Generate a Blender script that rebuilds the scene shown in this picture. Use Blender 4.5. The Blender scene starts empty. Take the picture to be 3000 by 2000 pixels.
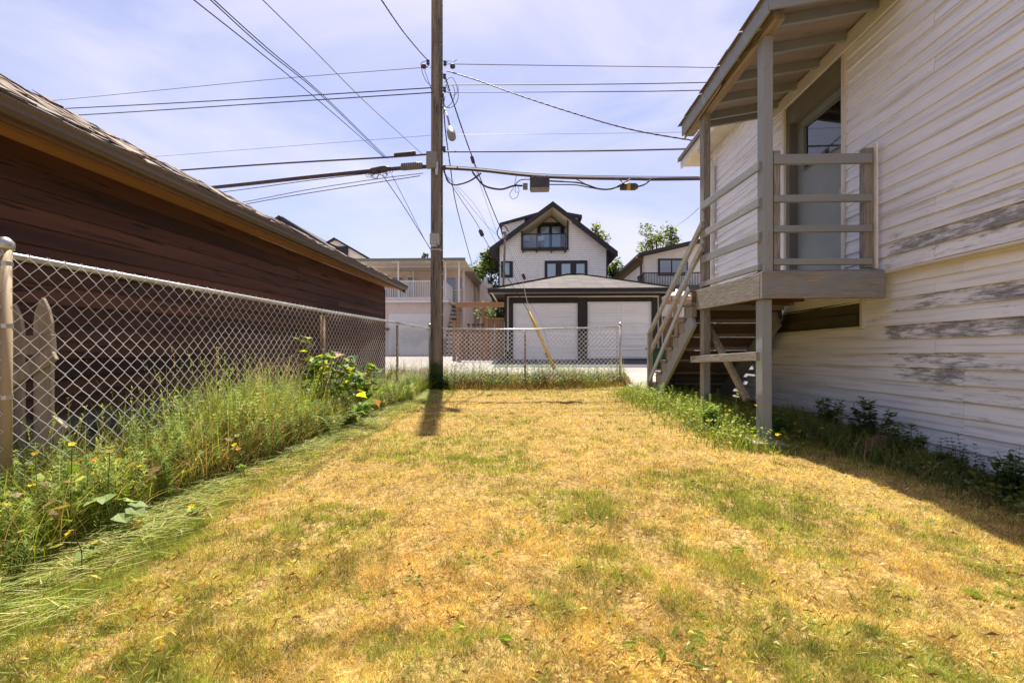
import bpy, math, random
import numpy as np
from mathutils import Vector, Matrix
random.seed(7); RNG=np.random.default_rng(11)
sc=bpy.context.scene; COL=sc.collection
ZO=1.0                       # heights below are metres above the lens; the lens is 1 m up
# ---------------------------------------------------------------- camera, sky, sun, exposure
F=2352*16/36; TH=math.atan(44/F); CT,ST=math.cos(TH),math.sin(TH)
cam=bpy.data.cameras.new('camera'); co=bpy.data.objects.new('camera',cam); COL.objects.link(co)
cam.lens=16; cam.sensor_width=36; cam.clip_end=3000; cam.clip_start=.05; cam.shift_y=26/2352
co.location=(0,0,ZO); co.rotation_euler=(math.radians(90),0,TH); sc.camera=co
SAZ,SEL=math.radians(-10.9),math.radians(62)
SD=Vector((math.sin(SAZ)*math.cos(SEL),math.cos(SAZ)*math.cos(SEL),math.sin(SEL)))
w=bpy.data.worlds.new('World'); sc.world=w; w.use_nodes=True; nt=w.node_tree; nt.nodes.clear()
out=nt.nodes.new('ShaderNodeOutputWorld'); bg=nt.nodes.new('ShaderNodeBackground'); sk=nt.nodes.new('ShaderNodeTexSky')
sk.sky_type='NISHITA'; sk.sun_disc=False; sk.sun_elevation=SEL; sk.sun_rotation=SAZ; sk.air_density=1.0; sk.dust_density=1.1; sk.ozone_density=2.5
bg.inputs[1].default_value=.13
tc=nt.nodes.new('ShaderNodeTexCoord'); mp=nt.nodes.new('ShaderNodeMapping'); mp.inputs['Scale'].default_value=(1,.8,2.6); mp.inputs['Rotation'].default_value=(0,.5,.6)
nz=nt.nodes.new('ShaderNodeTexNoise'); nz.inputs['Scale'].default_value=1.9; nz.inputs['Detail'].default_value=8; nz.inputs['Roughness'].default_value=.52; nz.inputs['Distortion'].default_value=.5
rp=nt.nodes.new('ShaderNodeValToRGB'); rp.color_ramp.elements[0].position=.40; rp.color_ramp.elements[1].position=.70; rp.color_ramp.elements[0].color=(.12,.12,.12,1)
rp.color_ramp.elements[1].color=(.85,.85,.85,1)
hs=nt.nodes.new('ShaderNodeMixRGB'); hs.blend_type='MULTIPLY'; hs.inputs[0].default_value=1; hs.inputs[2].default_value=(.56,.50,.57,1)
cm=nt.nodes.new('ShaderNodeMixRGB'); cm.inputs[2].default_value=(3.3,3.2,3.75,1)
L=nt.links.new
L(tc.outputs['Generated'],mp.inputs[0]); L(mp.outputs[0],nz.inputs['Vector']); L(nz.outputs[0],rp.inputs[0])
L(sk.outputs[0],hs.inputs[1]); L(hs.outputs[0],cm.inputs[1]); L(rp.outputs[0],cm.inputs[0]); L(cm.outputs[0],bg.inputs[0]); L(bg.outputs[0],out.inputs[0])
sl=bpy.data.lights.new('sun','SUN'); sl.energy=4.8; sl.angle=math.radians(.6); sl.color=(1,.94,.84)
so=bpy.data.objects.new('sun',sl); COL.objects.link(so); so.rotation_euler=SD.to_track_quat('Z','Y').to_euler(); so.location=(0,0,30)
sc.view_settings.view_transform='Standard'; sc.view_settings.look='None'; sc.view_settings.exposure=1.17; sc.view_settings.gamma=1
sc.view_settings.use_curve_mapping=False

# ---------------------------------------------------------------- places: photo direction -> point on a plane of the yard
def _ray(px,py):
    a=(px-1176)/F; return (-ST+CT*a, CT+ST*a, (810-py)/F)
def PY(px,py,y): d=_ray(px,py); t=y/d[1]; return Vector((d[0]*t,y,d[2]*t))
def PX(px,py,x): d=_ray(px,py); t=x/d[0]; return Vector((x,d[1]*t,d[2]*t))
def PT(px,py,t): d=_ray(px,py); return Vector((d[0]*t,d[1]*t,d[2]*t))
# ---------------------------------------------------------------- materials
def M(name,c1,c2=None,scale=6,axis=None,rough=.8,bump=.25,var=.12,metal=0,fine=40,trans=0,dark=None,thr=.62,spec=.3,attr=None,c3=None):
    m=bpy.data.materials.get(name)
    if m: return m
    m=bpy.data.materials.new(name); m.use_nodes=True; n=m.node_tree.nodes; l=m.node_tree.links.new
    b=n['Principled BSDF']; b.inputs['Roughness'].default_value=rough; b.inputs['Metallic'].default_value=metal
    b.inputs['Specular IOR Level'].default_value=spec
    c2=c2 or tuple(x*.8 for x in c1)
    t=n.new('ShaderNodeTexCoord'); oi=n.new('ShaderNodeObjectInfo'); ad=n.new('ShaderNodeVectorMath'); ad.operation='MULTIPLY_ADD'
    mu=n.new('ShaderNodeMath'); mu.operation='MULTIPLY'; mu.inputs[1].default_value=37; l(oi.outputs['Random'],mu.inputs[0])
    av=n.new('ShaderNodeVectorMath'); l(t.outputs['Object'],av.inputs[0]); l(mu.outputs[0],av.inputs[1])
    mp=n.new('ShaderNodeMapping'); s=[1,1,1]
    if axis is not None: s[axis]=.06
    mp.inputs['Scale'].default_value=s; l(av.outputs[0],mp.inputs[0]); n.remove(ad)
    n1=n.new('ShaderNodeTexNoise'); n1.inputs['Scale'].default_value=scale; n1.inputs['Detail'].default_value=6; l(mp.outputs[0],n1.inputs['Vector'])
    n2=n.new('ShaderNodeTexNoise'); n2.inputs['Scale'].default_value=fine; n2.inputs['Detail'].default_value=4; l(mp.outputs[0],n2.inputs['Vector'])
    r=n.new('ShaderNodeValToRGB'); r.color_ramp.elements[0].position=.32; r.color_ramp.elements[1].position=.68
    r.color_ramp.elements[0].color=(*c1,1); r.color_ramp.elements[1].color=(*c2,1); l(n1.outputs[0],r.inputs[0]); cur=r.outputs[0]
    if dark:
        r2=n.new('ShaderNodeValToRGB'); r2.color_ramp.elements[0].position=thr; r2.color_ramp.elements[1].position=thr+.06
        l(n2.outputs[0],r2.inputs[0]); mx=n.new('ShaderNodeMixRGB'); mx.inputs[2].default_value=(*dark,1)
        l(r2.outputs[0],mx.inputs[0]); l(cur,mx.inputs[1]); cur=mx.outputs[0]
    hv=n.new('ShaderNodeHueSaturation'); mr=n.new('ShaderNodeMapRange'); mr.inputs['To Min'].default_value=1-var; mr.inputs['To Max'].default_value=1+var
    l(oi.outputs['Random'],mr.inputs[0]); l(mr.outputs[0],hv.inputs['Value']); l(cur,hv.inputs['Color']); l(hv.outputs[0],b.inputs['Base Color'])
    if bump:
        bp=n.new('ShaderNodeBump'); bp.inputs['Strength'].default_value=bump; bp.inputs['Distance'].default_value=.01
        l(n2.outputs[0],bp.inputs['Height']); l(bp.outputs[0],b.inputs['Normal'])
    return m
def Mleaf(name,tint=None,rough=.55,tr=.45):
    """foliage: per-vertex tint (or one colour) with light shining through"""
    m=bpy.data.materials.new(name); m.use_nodes=True; n=m.node_tree.nodes; l=m.node_tree.links.new; n.clear()
    o=n.new('ShaderNodeOutputMaterial'); d=n.new('ShaderNodeBsdfPrincipled'); d.inputs['Roughness'].default_value=rough; d.inputs['Specular IOR Level'].default_value=.25
    t=n.new('ShaderNodeBsdfTranslucent'); mx=n.new('ShaderNodeMixShader'); mx.inputs[0].default_value=tr
    if tint: 
        c=n.new('ShaderNodeRGB'); c.outputs[0].default_value=(*tint,1); oi=n.new('ShaderNodeObjectInfo'); hv=n.new('ShaderNodeHueSaturation')
        mr=n.new('ShaderNodeMapRange'); mr.inputs['To Min'].default_value=.7; mr.inputs['To Max'].default_value=1.35
        l(oi.outputs['Random'],mr.inputs[0]); l(mr.outputs[0],hv.inputs['Value']); l(c.outputs[0],hv.inputs['Color']); c=hv.outputs[0]
    else: a=n.new('ShaderNodeAttribute'); a.attribute_name='tint'; c=a.outputs['Color']
    g=n.new('ShaderNodeMixRGB'); g.blend_type='MULTIPLY'; g.inputs[0].default_value=1; g.inputs[2].default_value=(1.15,1.15,.55,1) 
    l(c,d.inputs['Base Color']); l(c,g.inputs[1]); l(g.outputs[0],t.inputs[0]); l(d.outputs[0],mx.inputs[1]); l(t.outputs[0],mx.inputs[2]); l(mx.outputs[0],o.inputs[0])
    return m
def Mpaint(name,paint,wood,axis,amount,sx=1.0,fade=False):
    """old paint flaking along the grain of the board; object colour red channel adds to the flaking"""
    m=bpy.data.materials.new(name); m.use_nodes=True; n=m.node_tree.nodes; l=m.node_tree.links.new
    b=n['Principled BSDF']; b.inputs['Roughness'].default_value=.7; b.inputs['Specular IOR Level'].default_value=.25
    t=n.new('ShaderNodeTexCoord'); oi=n.new('ShaderNodeObjectInfo'); mu=n.new('ShaderNodeMath'); mu.operation='MULTIPLY'; mu.inputs[1].default_value=53
    l(oi.outputs['Random'],mu.inputs[0]); av=n.new('ShaderNodeVectorMath'); l(t.outputs['Object'],av.inputs[0]); l(mu.outputs[0],av.inputs[1])
    def noise(sc_,st,det=6,rg=.6):
        mp=n.new('ShaderNodeMapping'); s=[1,1,1]; s[axis]=st; mp.inputs['Scale'].default_value=s; l(av.outputs[0],mp.inputs[0])
        q=n.new('ShaderNodeTexNoise'); q.inputs['Scale'].default_value=sc_; q.inputs['Detail'].default_value=det; q.inputs['Roughness'].default_value=rg; l(mp.outputs[0],q.inputs['Vector']); return q.outputs[0]
    def math_(op,a,b_,c=None):
        q=n.new('ShaderNodeMath'); q.operation=op
        for i,v in enumerate((a,b_,c)):
            if v is None: continue
            if isinstance(v,(int,float)): q.inputs[i].default_value=v
            else: l(v,q.inputs[i])
        return q.outputs[0]
    grain=noise(90*sx,.07); patch=noise(2.2*sx,.45,5); flake=noise(26*sx,.22,8,.7)
    sp=n.new('ShaderNodeSeparateColor'); l(oi.outputs['Color'],sp.inputs[0])
    s=math_('ADD',math_('MULTIPLY',grain,.5),math_('MULTIPLY',flake,.7)); s=math_('ADD',s,math_('MULTIPLY',patch,.9))
    red=sp.outputs[0]
    if fade:
        sy=n.new('ShaderNodeSeparateXYZ'); l(t.outputs['Object'],sy.inputs[0]); q=math_('ADD',math_('MULTIPLY',patch,.9),math_('MULTIPLY',oi.outputs['Random'],.35))
        fr=n.new('ShaderNodeMapRange'); fr.inputs['From Min'].default_value=.62; fr.inputs['From Max'].default_value=.30; l(math_('SUBTRACT',sy.outputs[1],math_('SUBTRACT',q,.55)),fr.inputs[0]); red=math_('MULTIPLY',red,fr.outputs[0])
    s=math_('ADD',s,math_('MULTIPLY',red,.47)); s=math_('ADD',s,amount)
    r=n.new('ShaderNodeValToRGB'); r.color_ramp.elements[0].position=.0; r.color_ramp.elements[1].position=.16 if fade else .12
    l(math_('SUBTRACT',s,1.25),r.inputs[0])
    wc=n.new('ShaderNodeValToRGB'); wc.color_ramp.elements[0].position=.35; wc.color_ramp.elements[1].position=.65
    wc.color_ramp.elements[0].color=(*[x*.45 for x in wood],1); wc.color_ramp.elements[1].color=(*wood,1); l(grain,wc.inputs[0])
    pc=n.new('ShaderNodeValToRGB'); pc.color_ramp.elements[0].position=.3; pc.color_ramp.elements[1].position=.7
    pc.color_ramp.elements[0].color=(*[x*.86 for x in paint],1); pc.color_ramp.elements[1].color=(*paint,1); l(patch,pc.inputs[0])
    if fade:
        st=n.new('ShaderNodeValToRGB'); st.color_ramp.elements[0].position=.50; st.color_ramp.elements[1].position=.78; st.color_ramp.elements[1].color=(.75,.75,.75,1); l(noise(30,.028,7,.65),st.inputs[0])
        gm=n.new('ShaderNodeMixRGB'); gm.inputs[2].default_value=(.27,.26,.27,1); l(st.outputs[0],gm.inputs[0]); l(pc.outputs[0],gm.inputs[1]); pc=gm
    mx=n.new('ShaderNodeMixRGB'); l(r.outputs[0],mx.inputs[0]); l(pc.outputs[0],mx.inputs[1]); l(wc.outputs[0],mx.inputs[2])
    hv=n.new('ShaderNodeHueSaturation'); mr=n.new('ShaderNodeMapRange'); mr.inputs['To Min'].default_value=.965; mr.inputs['To Max'].default_value=1.02
    l(oi.outputs['Random'],mr.inputs[0]); l(mr.outputs[0],hv.inputs['Value']); l(mx.outputs[0],hv.inputs['Color']); l(hv.outputs[0],b.inputs['Base Color'])
    bp=n.new('ShaderNodeBump'); bp.inputs['Strength'].default_value=.35; bp.inputs['Distance'].default_value=.004
    l(math_('SUBTRACT',math_('MULTIPLY',grain,.4),r.outputs[0]),bp.inputs['Height']); l(bp.outputs[0],b.inputs['Normal'])
    return m
def Mglass(name,c=(.05,.07,.1),rough=.05,metal=.0):
    m=bpy.data.materials.new(name); m.use_nodes=True; b=m.node_tree.nodes['Principled BSDF']
    b.inputs['Base Color'].default_value=(*c,1); b.inputs['Roughness'].default_value=rough; b.inputs['Specular IOR Level'].default_value=1; b.inputs['Coat Weight'].default_value=1
    return m
def Mclear(name,c=(.8,.85,.9),t=.75):
    m=bpy.data.materials.new(name); m.use_nodes=True; n=m.node_tree.nodes; l=m.node_tree.links.new; n.clear()
    o=n.new('ShaderNodeOutputMaterial'); a=n.new('ShaderNodeBsdfTransparent'); a.inputs[0].default_value=(*c,1); g=n.new('ShaderNodeBsdfGlossy'); g.inputs['Roughness'].default_value=.03
    fr=n.new('ShaderNodeFresnel'); fr.inputs[0].default_value=1.6; ad=n.new('ShaderNodeMath'); ad.inputs[1].default_value=1-t; l(fr.outputs[0],ad.inputs[0])
    mx=n.new('ShaderNodeMixShader'); l(ad.outputs[0],mx.inputs[0]); l(a.outputs[0],mx.inputs[1]); l(g.outputs[0],mx.inputs[2]); l(mx.outputs[0],o.inputs[0]); return m
# ---------------------------------------------------------------- mesh building
class MB:
    def __init__(s): s.v=[]; s.f=[]
    def add(s,vs,fs):
        o=len(s.v); s.v+= [tuple(v) for v in vs]; s.f+=[tuple(i+o for i in f) for f in fs]; return s
    def box(s,x0,x1,y0,y1,z0,z1):
        return s.add([(x0,y0,z0),(x1,y0,z0),(x1,y1,z0),(x0,y1,z0),(x0,y0,z1),(x1,y0,z1),(x1,y1,z1),(x0,y1,z1)],
            [(0,3,2,1),(4,5,6,7),(0,1,5,4),(1,2,6,5),(2,3,7,6),(3,0,4,7)])
    def beam(s,a,b,w,h,up=(0,0,1)):
        a,b=Vector(a),Vector(b); d=(b-a).normalized(); up=Vector(up)
        sd=d.cross(up); 
        if sd.length<1e-4: sd=Vector((1,0,0))
        sd.normalize(); u=sd.cross(d).normalized(); sd*=w/2; u*=h/2
        return s.add([a-sd-u,a+sd-u,a+sd+u,a-sd+u,b-sd-u,b+sd-u,b+sd+u,b-sd+u],[(0,1,2,3),(4,7,6,5),(0,4,5,1),(1,5,6,2),(2,6,7,3),(3,7,4,0)])
    def tube(s,pts,r,n=6,caps=True):
        pts=[Vector(p) for p in pts]; rs=r if isinstance(r,(list,tuple)) else [r]*len(pts)
        d0=(pts[1]-pts[0]).normalized(); u=d0.cross(Vector((0,0,1))); 
        if u.length<1e-3: u=Vector((1,0,0))
        u.normalize(); vs=[]; 
        for i,p in enumerate(pts):
            d=(pts[min(i+1,len(pts)-1)]-pts[max(i-1,0)]).normalized(); u=(u-d*u.dot(d)).normalized(); v=d.cross(u)
            for k in range(n):
                t=2*math.pi*k/n; vs.append(p+(u*math.cos(t)+v*math.sin(t))*rs[i])
        fs=[(i*n+k,i*n+(k+1)%n,(i+1)*n+(k+1)%n,(i+1)*n+k) for i in range(len(pts)-1) for k in range(n)]
        if caps: fs+=[tuple(range(n))[::-1],tuple(range((len(pts)-1)*n,len(pts)*n))]
        return s.add(vs,fs)
    def prism(s,poly,off):
        """polygon (3-D points) pushed along off"""
        n=len(poly); off=Vector(off); return s.add([Vector(p) for p in poly]+[Vector(p)+off for p in poly],
            [tuple(range(n))[::-1],tuple(range(n,2*n))]+[(i,(i+1)%n,(i+1)%n+n,i+n) for i in range(n)])
    def build(s,name,mat,parent=None,bevel=0,smooth=False,**kw):
        V=np.array(s.v,dtype=np.float64); V[:,2]+=ZO
        if parent is None: org=np.array([V[:,0].mean(),V[:,1].mean(),V[:,2].min()])
        else: org=np.array(ORG[parent.name])
        V=V-org; me=bpy.data.meshes.new(name); me.from_pydata(V.tolist(),[],s.f); me.update()
        if smooth: me.polygons.foreach_set('use_smooth',[True]*len(me.polygons))
        o=bpy.data.objects.new(name,me); COL.objects.link(o); me.materials.append(mat)
        if parent is None: o.location=org
        else: o.parent=parent
        ORG[o.name]=tuple(org)
        if bevel:
            bv=o.modifiers.new('bevel','BEVEL'); bv.width=bevel; bv.segments=2; bv.limit_method='ANGLE'
        tag(o,**kw); return o
ORG={}
def tag(o,label=None,cat=None,group=None,kind=None):
    if label: o['label']=label
    if cat: o['category']=cat
    if group: o['group']=group
    if kind: o['kind']=kind
    return o
def thing(name,loc,label,cat,group=None):
    o=bpy.data.objects.new(name,None); COL.objects.link(o); o.location=(loc[0],loc[1],loc[2]+ZO); o.empty_display_size=.1
    ORG[o.name]=tuple(o.location); return tag(o,label,cat,group)
def npmesh(name,V,T,mat,tint=None,parent=None,nper=3,**kw):
    """fast triangle (or quad) mesh from arrays"""
    V=np.asarray(V,dtype=np.float32).copy(); V[:,2]+=ZO
    org=np.array(ORG[parent.name]) if parent is not None else np.array([0,0,0.]); V-=org.astype(np.float32)
    T=np.asarray(T,dtype=np.int32); me=bpy.data.meshes.new(name); me.vertices.add(len(V)); me.vertices.foreach_set('co',V.ravel())
    me.loops.add(T.size); me.loops.foreach_set('vertex_index',T.ravel()); me.polygons.add(len(T))
    me.polygons.foreach_set('loop_start',np.arange(0,T.size,nper,dtype=np.int32))
    if tint is not None:
        a=me.color_attributes.new('tint','FLOAT_COLOR','POINT'); c=np.ones((len(V),4),np.float32); c[:,:3]=tint; a.data.foreach_set('color',c.ravel())
    me.update(calc_edges=True); me.validate(verbose=False)
    o=bpy.data.objects.new(name,me); COL.objects.link(o); me.materials.append(mat)
    if parent is not None: o.parent=parent
    ORG[o.name]=tuple(org); return tag(o,**kw)
def ss(t): t=np.clip(t,0,1); return t*t*(3-2*t)
_G=RNG.random((97,97))
def vn(x,y,s,o=0):
    x=np.asarray(x,float)/s+31.7+o*13.3; y=np.asarray(y,float)/s+17.3+o*7.7; xi=np.floor(x).astype(int); yi=np.floor(y).astype(int)
    fx=ss(x-xi); fy=ss(y-yi); g=lambda a,b:_G[a%97,b%97]
    return (g(xi,yi)*(1-fx)+g(xi+1,yi)*fx)*(1-fy)+(g(xi,yi+1)*(1-fx)+g(xi+1,yi+1)*fx)*fy
def fbm(x,y,s,o=0): return vn(x,y,s,o)*.5+vn(x,y,s/2.1,o+1)*.27+vn(x,y,s/4.3,o+2)*.15+vn(x,y,s/9,o+3)*.08
def gz(x,y,rough=True):
    x=np.asarray(x,float); y=np.asarray(y,float)
    z=-1.035+.135*ss((y-1.0)/3.2)
    z=z+.16*ss((x-1.5)/.8)*ss((y-4.0)/2.2)*(1-ss((y-9)/2))
    z=z+.10*ss((x-.5)/2)*ss((y-9.8)/1.5)*(1-ss((y-11)/1))+.30*ss((y-10.95)/1.15)+.32*ss((y-12.2)/4.8)+.17*ss((y-17)/7)
    if rough:
        k=(1-ss((y-11.9)/.3))
        z=z+k*((fbm(x,y,.5,1)-.5)*.05+(fbm(x,y,.13,5)-.5)*.045)
    return z
def g1(x,y): return float(gz(x,y))
# ---------------------------------------------------------------- setting: ground, alley, path
def grid(xs,ys,zf,name,mat,dz=0,**kw):
    X,Y=np.meshgrid(xs,ys); Z=zf(X,Y)+dz; V=np.stack([X.ravel(),Y.ravel(),Z.ravel()],1); nx,ny=len(xs),len(ys)
    i=np.arange((ny-1)*nx).reshape(ny-1,nx)[:,:-1].ravel(); Q=np.stack([i,i+1,i+nx+1,i+nx],1)
    o=npmesh(name,V,Q,mat,nper=4,**kw); o.data.polygons.foreach_set('use_smooth',[True]*len(o.data.polygons)); return o
def Mground():
    m=bpy.data.materials.new('dry_lawn_soil'); m.use_nodes=True; n=m.node_tree.nodes; l=m.node_tree.links.new; b=n['Principled BSDF']; b.inputs['Roughness'].default_value=.95; b.inputs['Specular IOR Level'].default_value=.1
    g=n.new('ShaderNodeNewGeometry')
    def nz(s,d=6):
        q=n.new('ShaderNodeTexNoise'); q.inputs['Scale'].default_value=s; q.inputs['Detail'].default_value=d; l(g.outputs['Position'],q.inputs['Vector']); return q.outputs[0]
    def ramp(i,p0,c0,p1,c1):
        r=n.new('ShaderNodeValToRGB'); r.color_ramp.elements[0].position=p0; r.color_ramp.elements[1].position=p1; r.color_ramp.elements[0].color=(*c0,1); r.color_ramp.elements[1].color=(*c1,1); l(i,r.inputs[0]); return r.outputs[0]
    a=ramp(nz(1.3),.35,(.38,.25,.09),.65,(.46,.32,.12)); d=ramp(nz(38),.38,(.35,.30,.25),.62,(.95,.95,.95))
    mx=n.new('ShaderNodeMixRGB'); mx.blend_type='MULTIPLY'; mx.inputs[0].default_value=.8; l(a,mx.inputs[1]); l(d,mx.inputs[2])
    l(mx.outputs[0],b.inputs['Base Color']); bp=n.new('ShaderNodeBump'); bp.inputs['Strength'].default_value=.6; bp.inputs['Distance'].default_value=.02; l(nz(70),bp.inputs['Height']); l(bp.outputs[0],b.inputs['Normal']); return m
MG=Mground()
xs=np.concatenate([[-600,-200,-80,-30,-14,-8],np.arange(-6,6,.05),[6,9,14,30,80,200,600]]); ys=np.concatenate([[-300,-60,-12,-3,0],np.arange(.7,12.6,.05),np.arange(13,26,1),[30,40,80,200,500,1200]])
grid(xs,ys,gz,'ground',MG,kind='structure')
m_alley=M('alley_concrete',(.37,.33,.30),(.27,.24,.22),1.1,rough=.9,bump=.5,fine=16,var=0,dark=(.13,.115,.10),thr=.60)
grid(np.linspace(-40,40,161),np.concatenate([np.arange(12.15,17.2,.25),[18,20,22,24]]),lambda x,y:gz(x,y,False)+.012*0,'alley',m_alley,dz=.012,kind='structure')
m_path=M('path_concrete',(.42,.36,.31),(.30,.26,.22),3,rough=.9,bump=.6,var=0)
grid(np.linspace(2.32,3.2,8),np.linspace(9.6,12.2,14),lambda x,y:gz(x,y,False),'concrete_path',m_path,dz=.03,kind='structure')
# ---------------------------------------------------------------- shared materials
m_sid=Mpaint('white_siding_paint',(.86,.87,.925),(.33,.32,.325),1,-.15,fade=True)
m_trimw=M('cream_trim',(.70,.67,.62),(.60,.57,.52),4,bump=.2)
m_porch=Mpaint('grey_porch_paint',(.285,.30,.31),(.33,.30,.26),2,-.05)
m_porchy=Mpaint('grey_porch_paint_along',(.285,.30,.31),(.35,.32,.275),1,-.02)
m_porchx=Mpaint('grey_porch_paint_across',(.265,.28,.29),(.34,.30,.26),0,-.14)
m_rawwood=M('raw_porch_wood',(.36,.29,.22),(.24,.19,.14),14,axis=1,bump=.5,dark=(.12,.09,.06))
m_under=M('old_roof_boards',(.30,.25,.22),(.2,.165,.14),5,axis=0,bump=.4,dark=(.1,.08,.06),thr=.66)
m_door=M('grey_door_paint',(.24,.26,.26),(.19,.205,.2),1.5,bump=.1,var=.03,rough=.5)
m_frame=M('grey_green_frame',(.17,.165,.14),(.14,.13,.11),3,bump=.15,var=.05)
m_glass=Mglass('window_glass',(.10,.13,.17)); m_glass2=Mglass('door_glass',(.16,.15,.18),.03)
m_metal=M('galvanised_steel',(.55,.53,.50),(.42,.40,.37),9,metal=.75,rough=.38,bump=.1,var=.05)
m_wire=M('galvanised_wire',(.74,.73,.74),(.62,.61,.62),30,metal=.15,rough=.3,bump=0,var=0)
m_rust=M('rusty_post',(.26,.15,.08),(.40,.29,.18),10,axis=2,metal=.3,rough=.6,bump=.3)
m_tanpost=M('weathered_tan_post',(.45,.34,.2),(.36,.27,.17),9,axis=2,metal=.15,rough=.6,bump=.25)
m_cable=M('black_cable',(.035,.03,.035),(.05,.04,.045),8,rough=.6,bump=0,var=.1)
m_cableb=M('brown_cable',(.09,.055,.05),(.06,.035,.035),8,rough=.6,bump=.1,var=.1)
m_alu=M('aluminium_wire',(.30,.27,.30),(.2,.18,.2),8,metal=.5,rough=.4,bump=0)
m_boxg=M('grey_enclosure',(.24,.235,.21),(.2,.19,.17),6,rough=.5,bump=.1)
m_boxd=M('dark_closure',(.05,.048,.05),(.08,.075,.07),6,rough=.5,bump=.2)
m_yellow=M('yellow_plastic',(.62,.36,.02),(.48,.27,.02),5,rough=.5,bump=.1)
# ---------------------------------------------------------------- right-hand house with porch
WX=3.30; E=.127
house=thing('white_clapboard_house',(WX+2,4,-1.0),'white clapboard house with flaking paint and a grey back porch on posts','house')
b=MB(); b.box(WX+.105,11,-2.5,8.5,-1.25,.755); b.box(WX+.012,11,-2.5,4.95,.80,3.72); b.box(WX+.012,11,6.04,8.5,.80,3.72); b.box(WX+.30,11,4.95,6.04,.80,3.72); b.box(WX+.012,WX+.3,4.95,6.04,3.14,3.72)
b.build('wall',M('sheathing',(.4,.36,.3)),house)
def board(x,z,y0,y1,e,peel,mat=m_sid,th=.021,name='siding_board'):
    if y1-y0<.03: return
    n=max(1,int((y1-y0)/.7)); b=MB(); rows=[]
    for i in range(n+1):
        y=y0+(y1-y0)*i/n; wz=random.uniform(-.0025,.0025); wx=random.uniform(-.0025,.0015)
        rows.append([(x-th+wx,y,z+wz),(x-.002+wx*.5,y,z+e+.012),(x+.008,y,z+e+.012),(x+.008,y,z+wz)])
    vs=[p for r in rows for p in r]; fs=[(0,1,2,3),tuple(4*n+k for k in (3,2,1,0))]
    for i in range(n):
        for k in range(4): fs.append((4*i+k,4*(i+1)+k,4*(i+1)+(k+1)%4,4*i+(k+1)%4))
    o=b.add(vs,fs).build(name,mat,house); o.color=(peel,0,0,1); return o
FARY=8.5
for k in range(6,30):                                   # upper storey boards
    z=k*E
    pl={6:.65,7:.8,8:.75,9:.55,10:.4,11:.3}.get(k,random.choice([.1,.2,.3,.38]))
    zc=z+E/2; joint=random.choice([3.85,3.85,2.6,99,99])
    if .78<zc<3.14:
        segs=[(-1.2,joint),(joint,4.9)] if joint<4 else [(-1.2,4.9)]
        segs+=[(6.10,FARY)]
    else: segs=[(-1.2,joint),(joint+.001,FARY)] if joint<9 else [(-1.2,FARY)]
    for i,(a,c) in enumerate(segs): board(WX,z,a+(.004 if i==1 and joint<4 else 0),c,E,pl if a<4 else 0.0)
for k in range(-9,6):                                   # lower wall, set back under the belt
    z=k*E; pl={3:.85,2:.45,1:1.0,0:.4,-1:.8,-2:.85,-3:.7,-4:.5}.get(k,.32); zc=z+E/2; joint=random.choice([3.7,3.95,99])
    if .28<zc<.56: board(WX+.09,z,-1.2,4.78,E,pl); board(WX+.09,z,6.4,FARY,E,.05)
    elif joint<9: board(WX+.09,z,-1.2,joint,E,pl); board(WX+.09,z,joint+.003,FARY,E,pl)
    else: board(WX+.09,z,-1.2,FARY,E,pl)
MB().box(WX-.014,WX+.10,-1.2,FARY,6*E-.022,6*E-.003).build('belt_trim',m_trimw,house)
MB().box(WX-.03,WX+.02,FARY-.07,FARY+.02,-.95,3.7).build('corner_board',m_trimw,house,bevel=.003)
MB().box(WX-.33,WX+.012,-2,9.1,3.66,3.685).build('soffit',m_trimw,house)
MB().box(WX-.36,WX-.33,-2,9.1,3.62,3.83).build('fascia',M('white_paint',(.75,.72,.68),(.68,.65,.6)),house)
b=MB(); b.prism([(WX-.40,-2,3.84),(7,-2,6.0),(11,-2,4.2),(11,-2,4.0),(7,-2,5.85),(WX-.40,-2,3.76)],(0,11.15,0)); b.build('roof',M('dark_shingles',(.10,.09,.085)),house)
b=MB(); b.tube([(WX-.30,8.25,3.62),(WX-.22,8.25,3.50),(WX-.1,8.25,3.40),(WX-.06,8.25,3.28),(WX-.06,8.25,.9),(WX+.02,8.25,.7),(WX+.02,8.25,-.8)],.038,10); b.build('downspout',M('white_metal',(.75,.72,.70)),house,smooth=True)
# door recess
D0,D1=4.95,6.04
for (y0,y1,z0,z1) in ((D0-.055,D0,.79,3.2),(D1,D1+.055,.79,3.2)): MB().box(WX-.032,WX+.02,y0,y1,z0,z1).build('door_casing',m_trimw,house,bevel=.003)
MB().box(WX-.03,WX+.012,D0-.06,D1+.06,3.2,3.29).build('door_casing',m_trimw,house,bevel=.003)
b=MB(); b.box(WX+.0,WX+.16,D0,D0+.05,.8,3.14); b.box(WX+.0,WX+.16,D1-.07,D1,.8,3.14); b.box(WX+.0,WX+.16,D0+.05,D1-.07,2.92,3.14); b.build('door_frame',m_frame,house,bevel=.004)
dr=MB(); dx=WX+.10; y0,y1=D0+.05,D1-.07
dr.box(dx,dx+.045,y0,y1,.8,2.28); dr.box(dx,dx+.045,y0,y1,2.80,2.92); dr.box(dx,dx+.045,y0,y0+.12,2.28,2.80); dr.box(dx,dx+.045,y1-.17,y1,2.28,2.80)
door=dr.build('door',m_door,house,bevel=.004)
b=MB(); b.box(dx-.012,dx,y0+.10,y0+.12,2.26,2.82); b.box(dx-.012,dx,y1-.17,y1-.15,2.26,2.82); b.box(dx-.012,dx,y0+.12,y1-.17,2.26,2.28); b.box(dx-.012,dx,y0+.12,y1-.17,2.80,2.82); b.build('pane_trim',m_frame,door)
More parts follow.
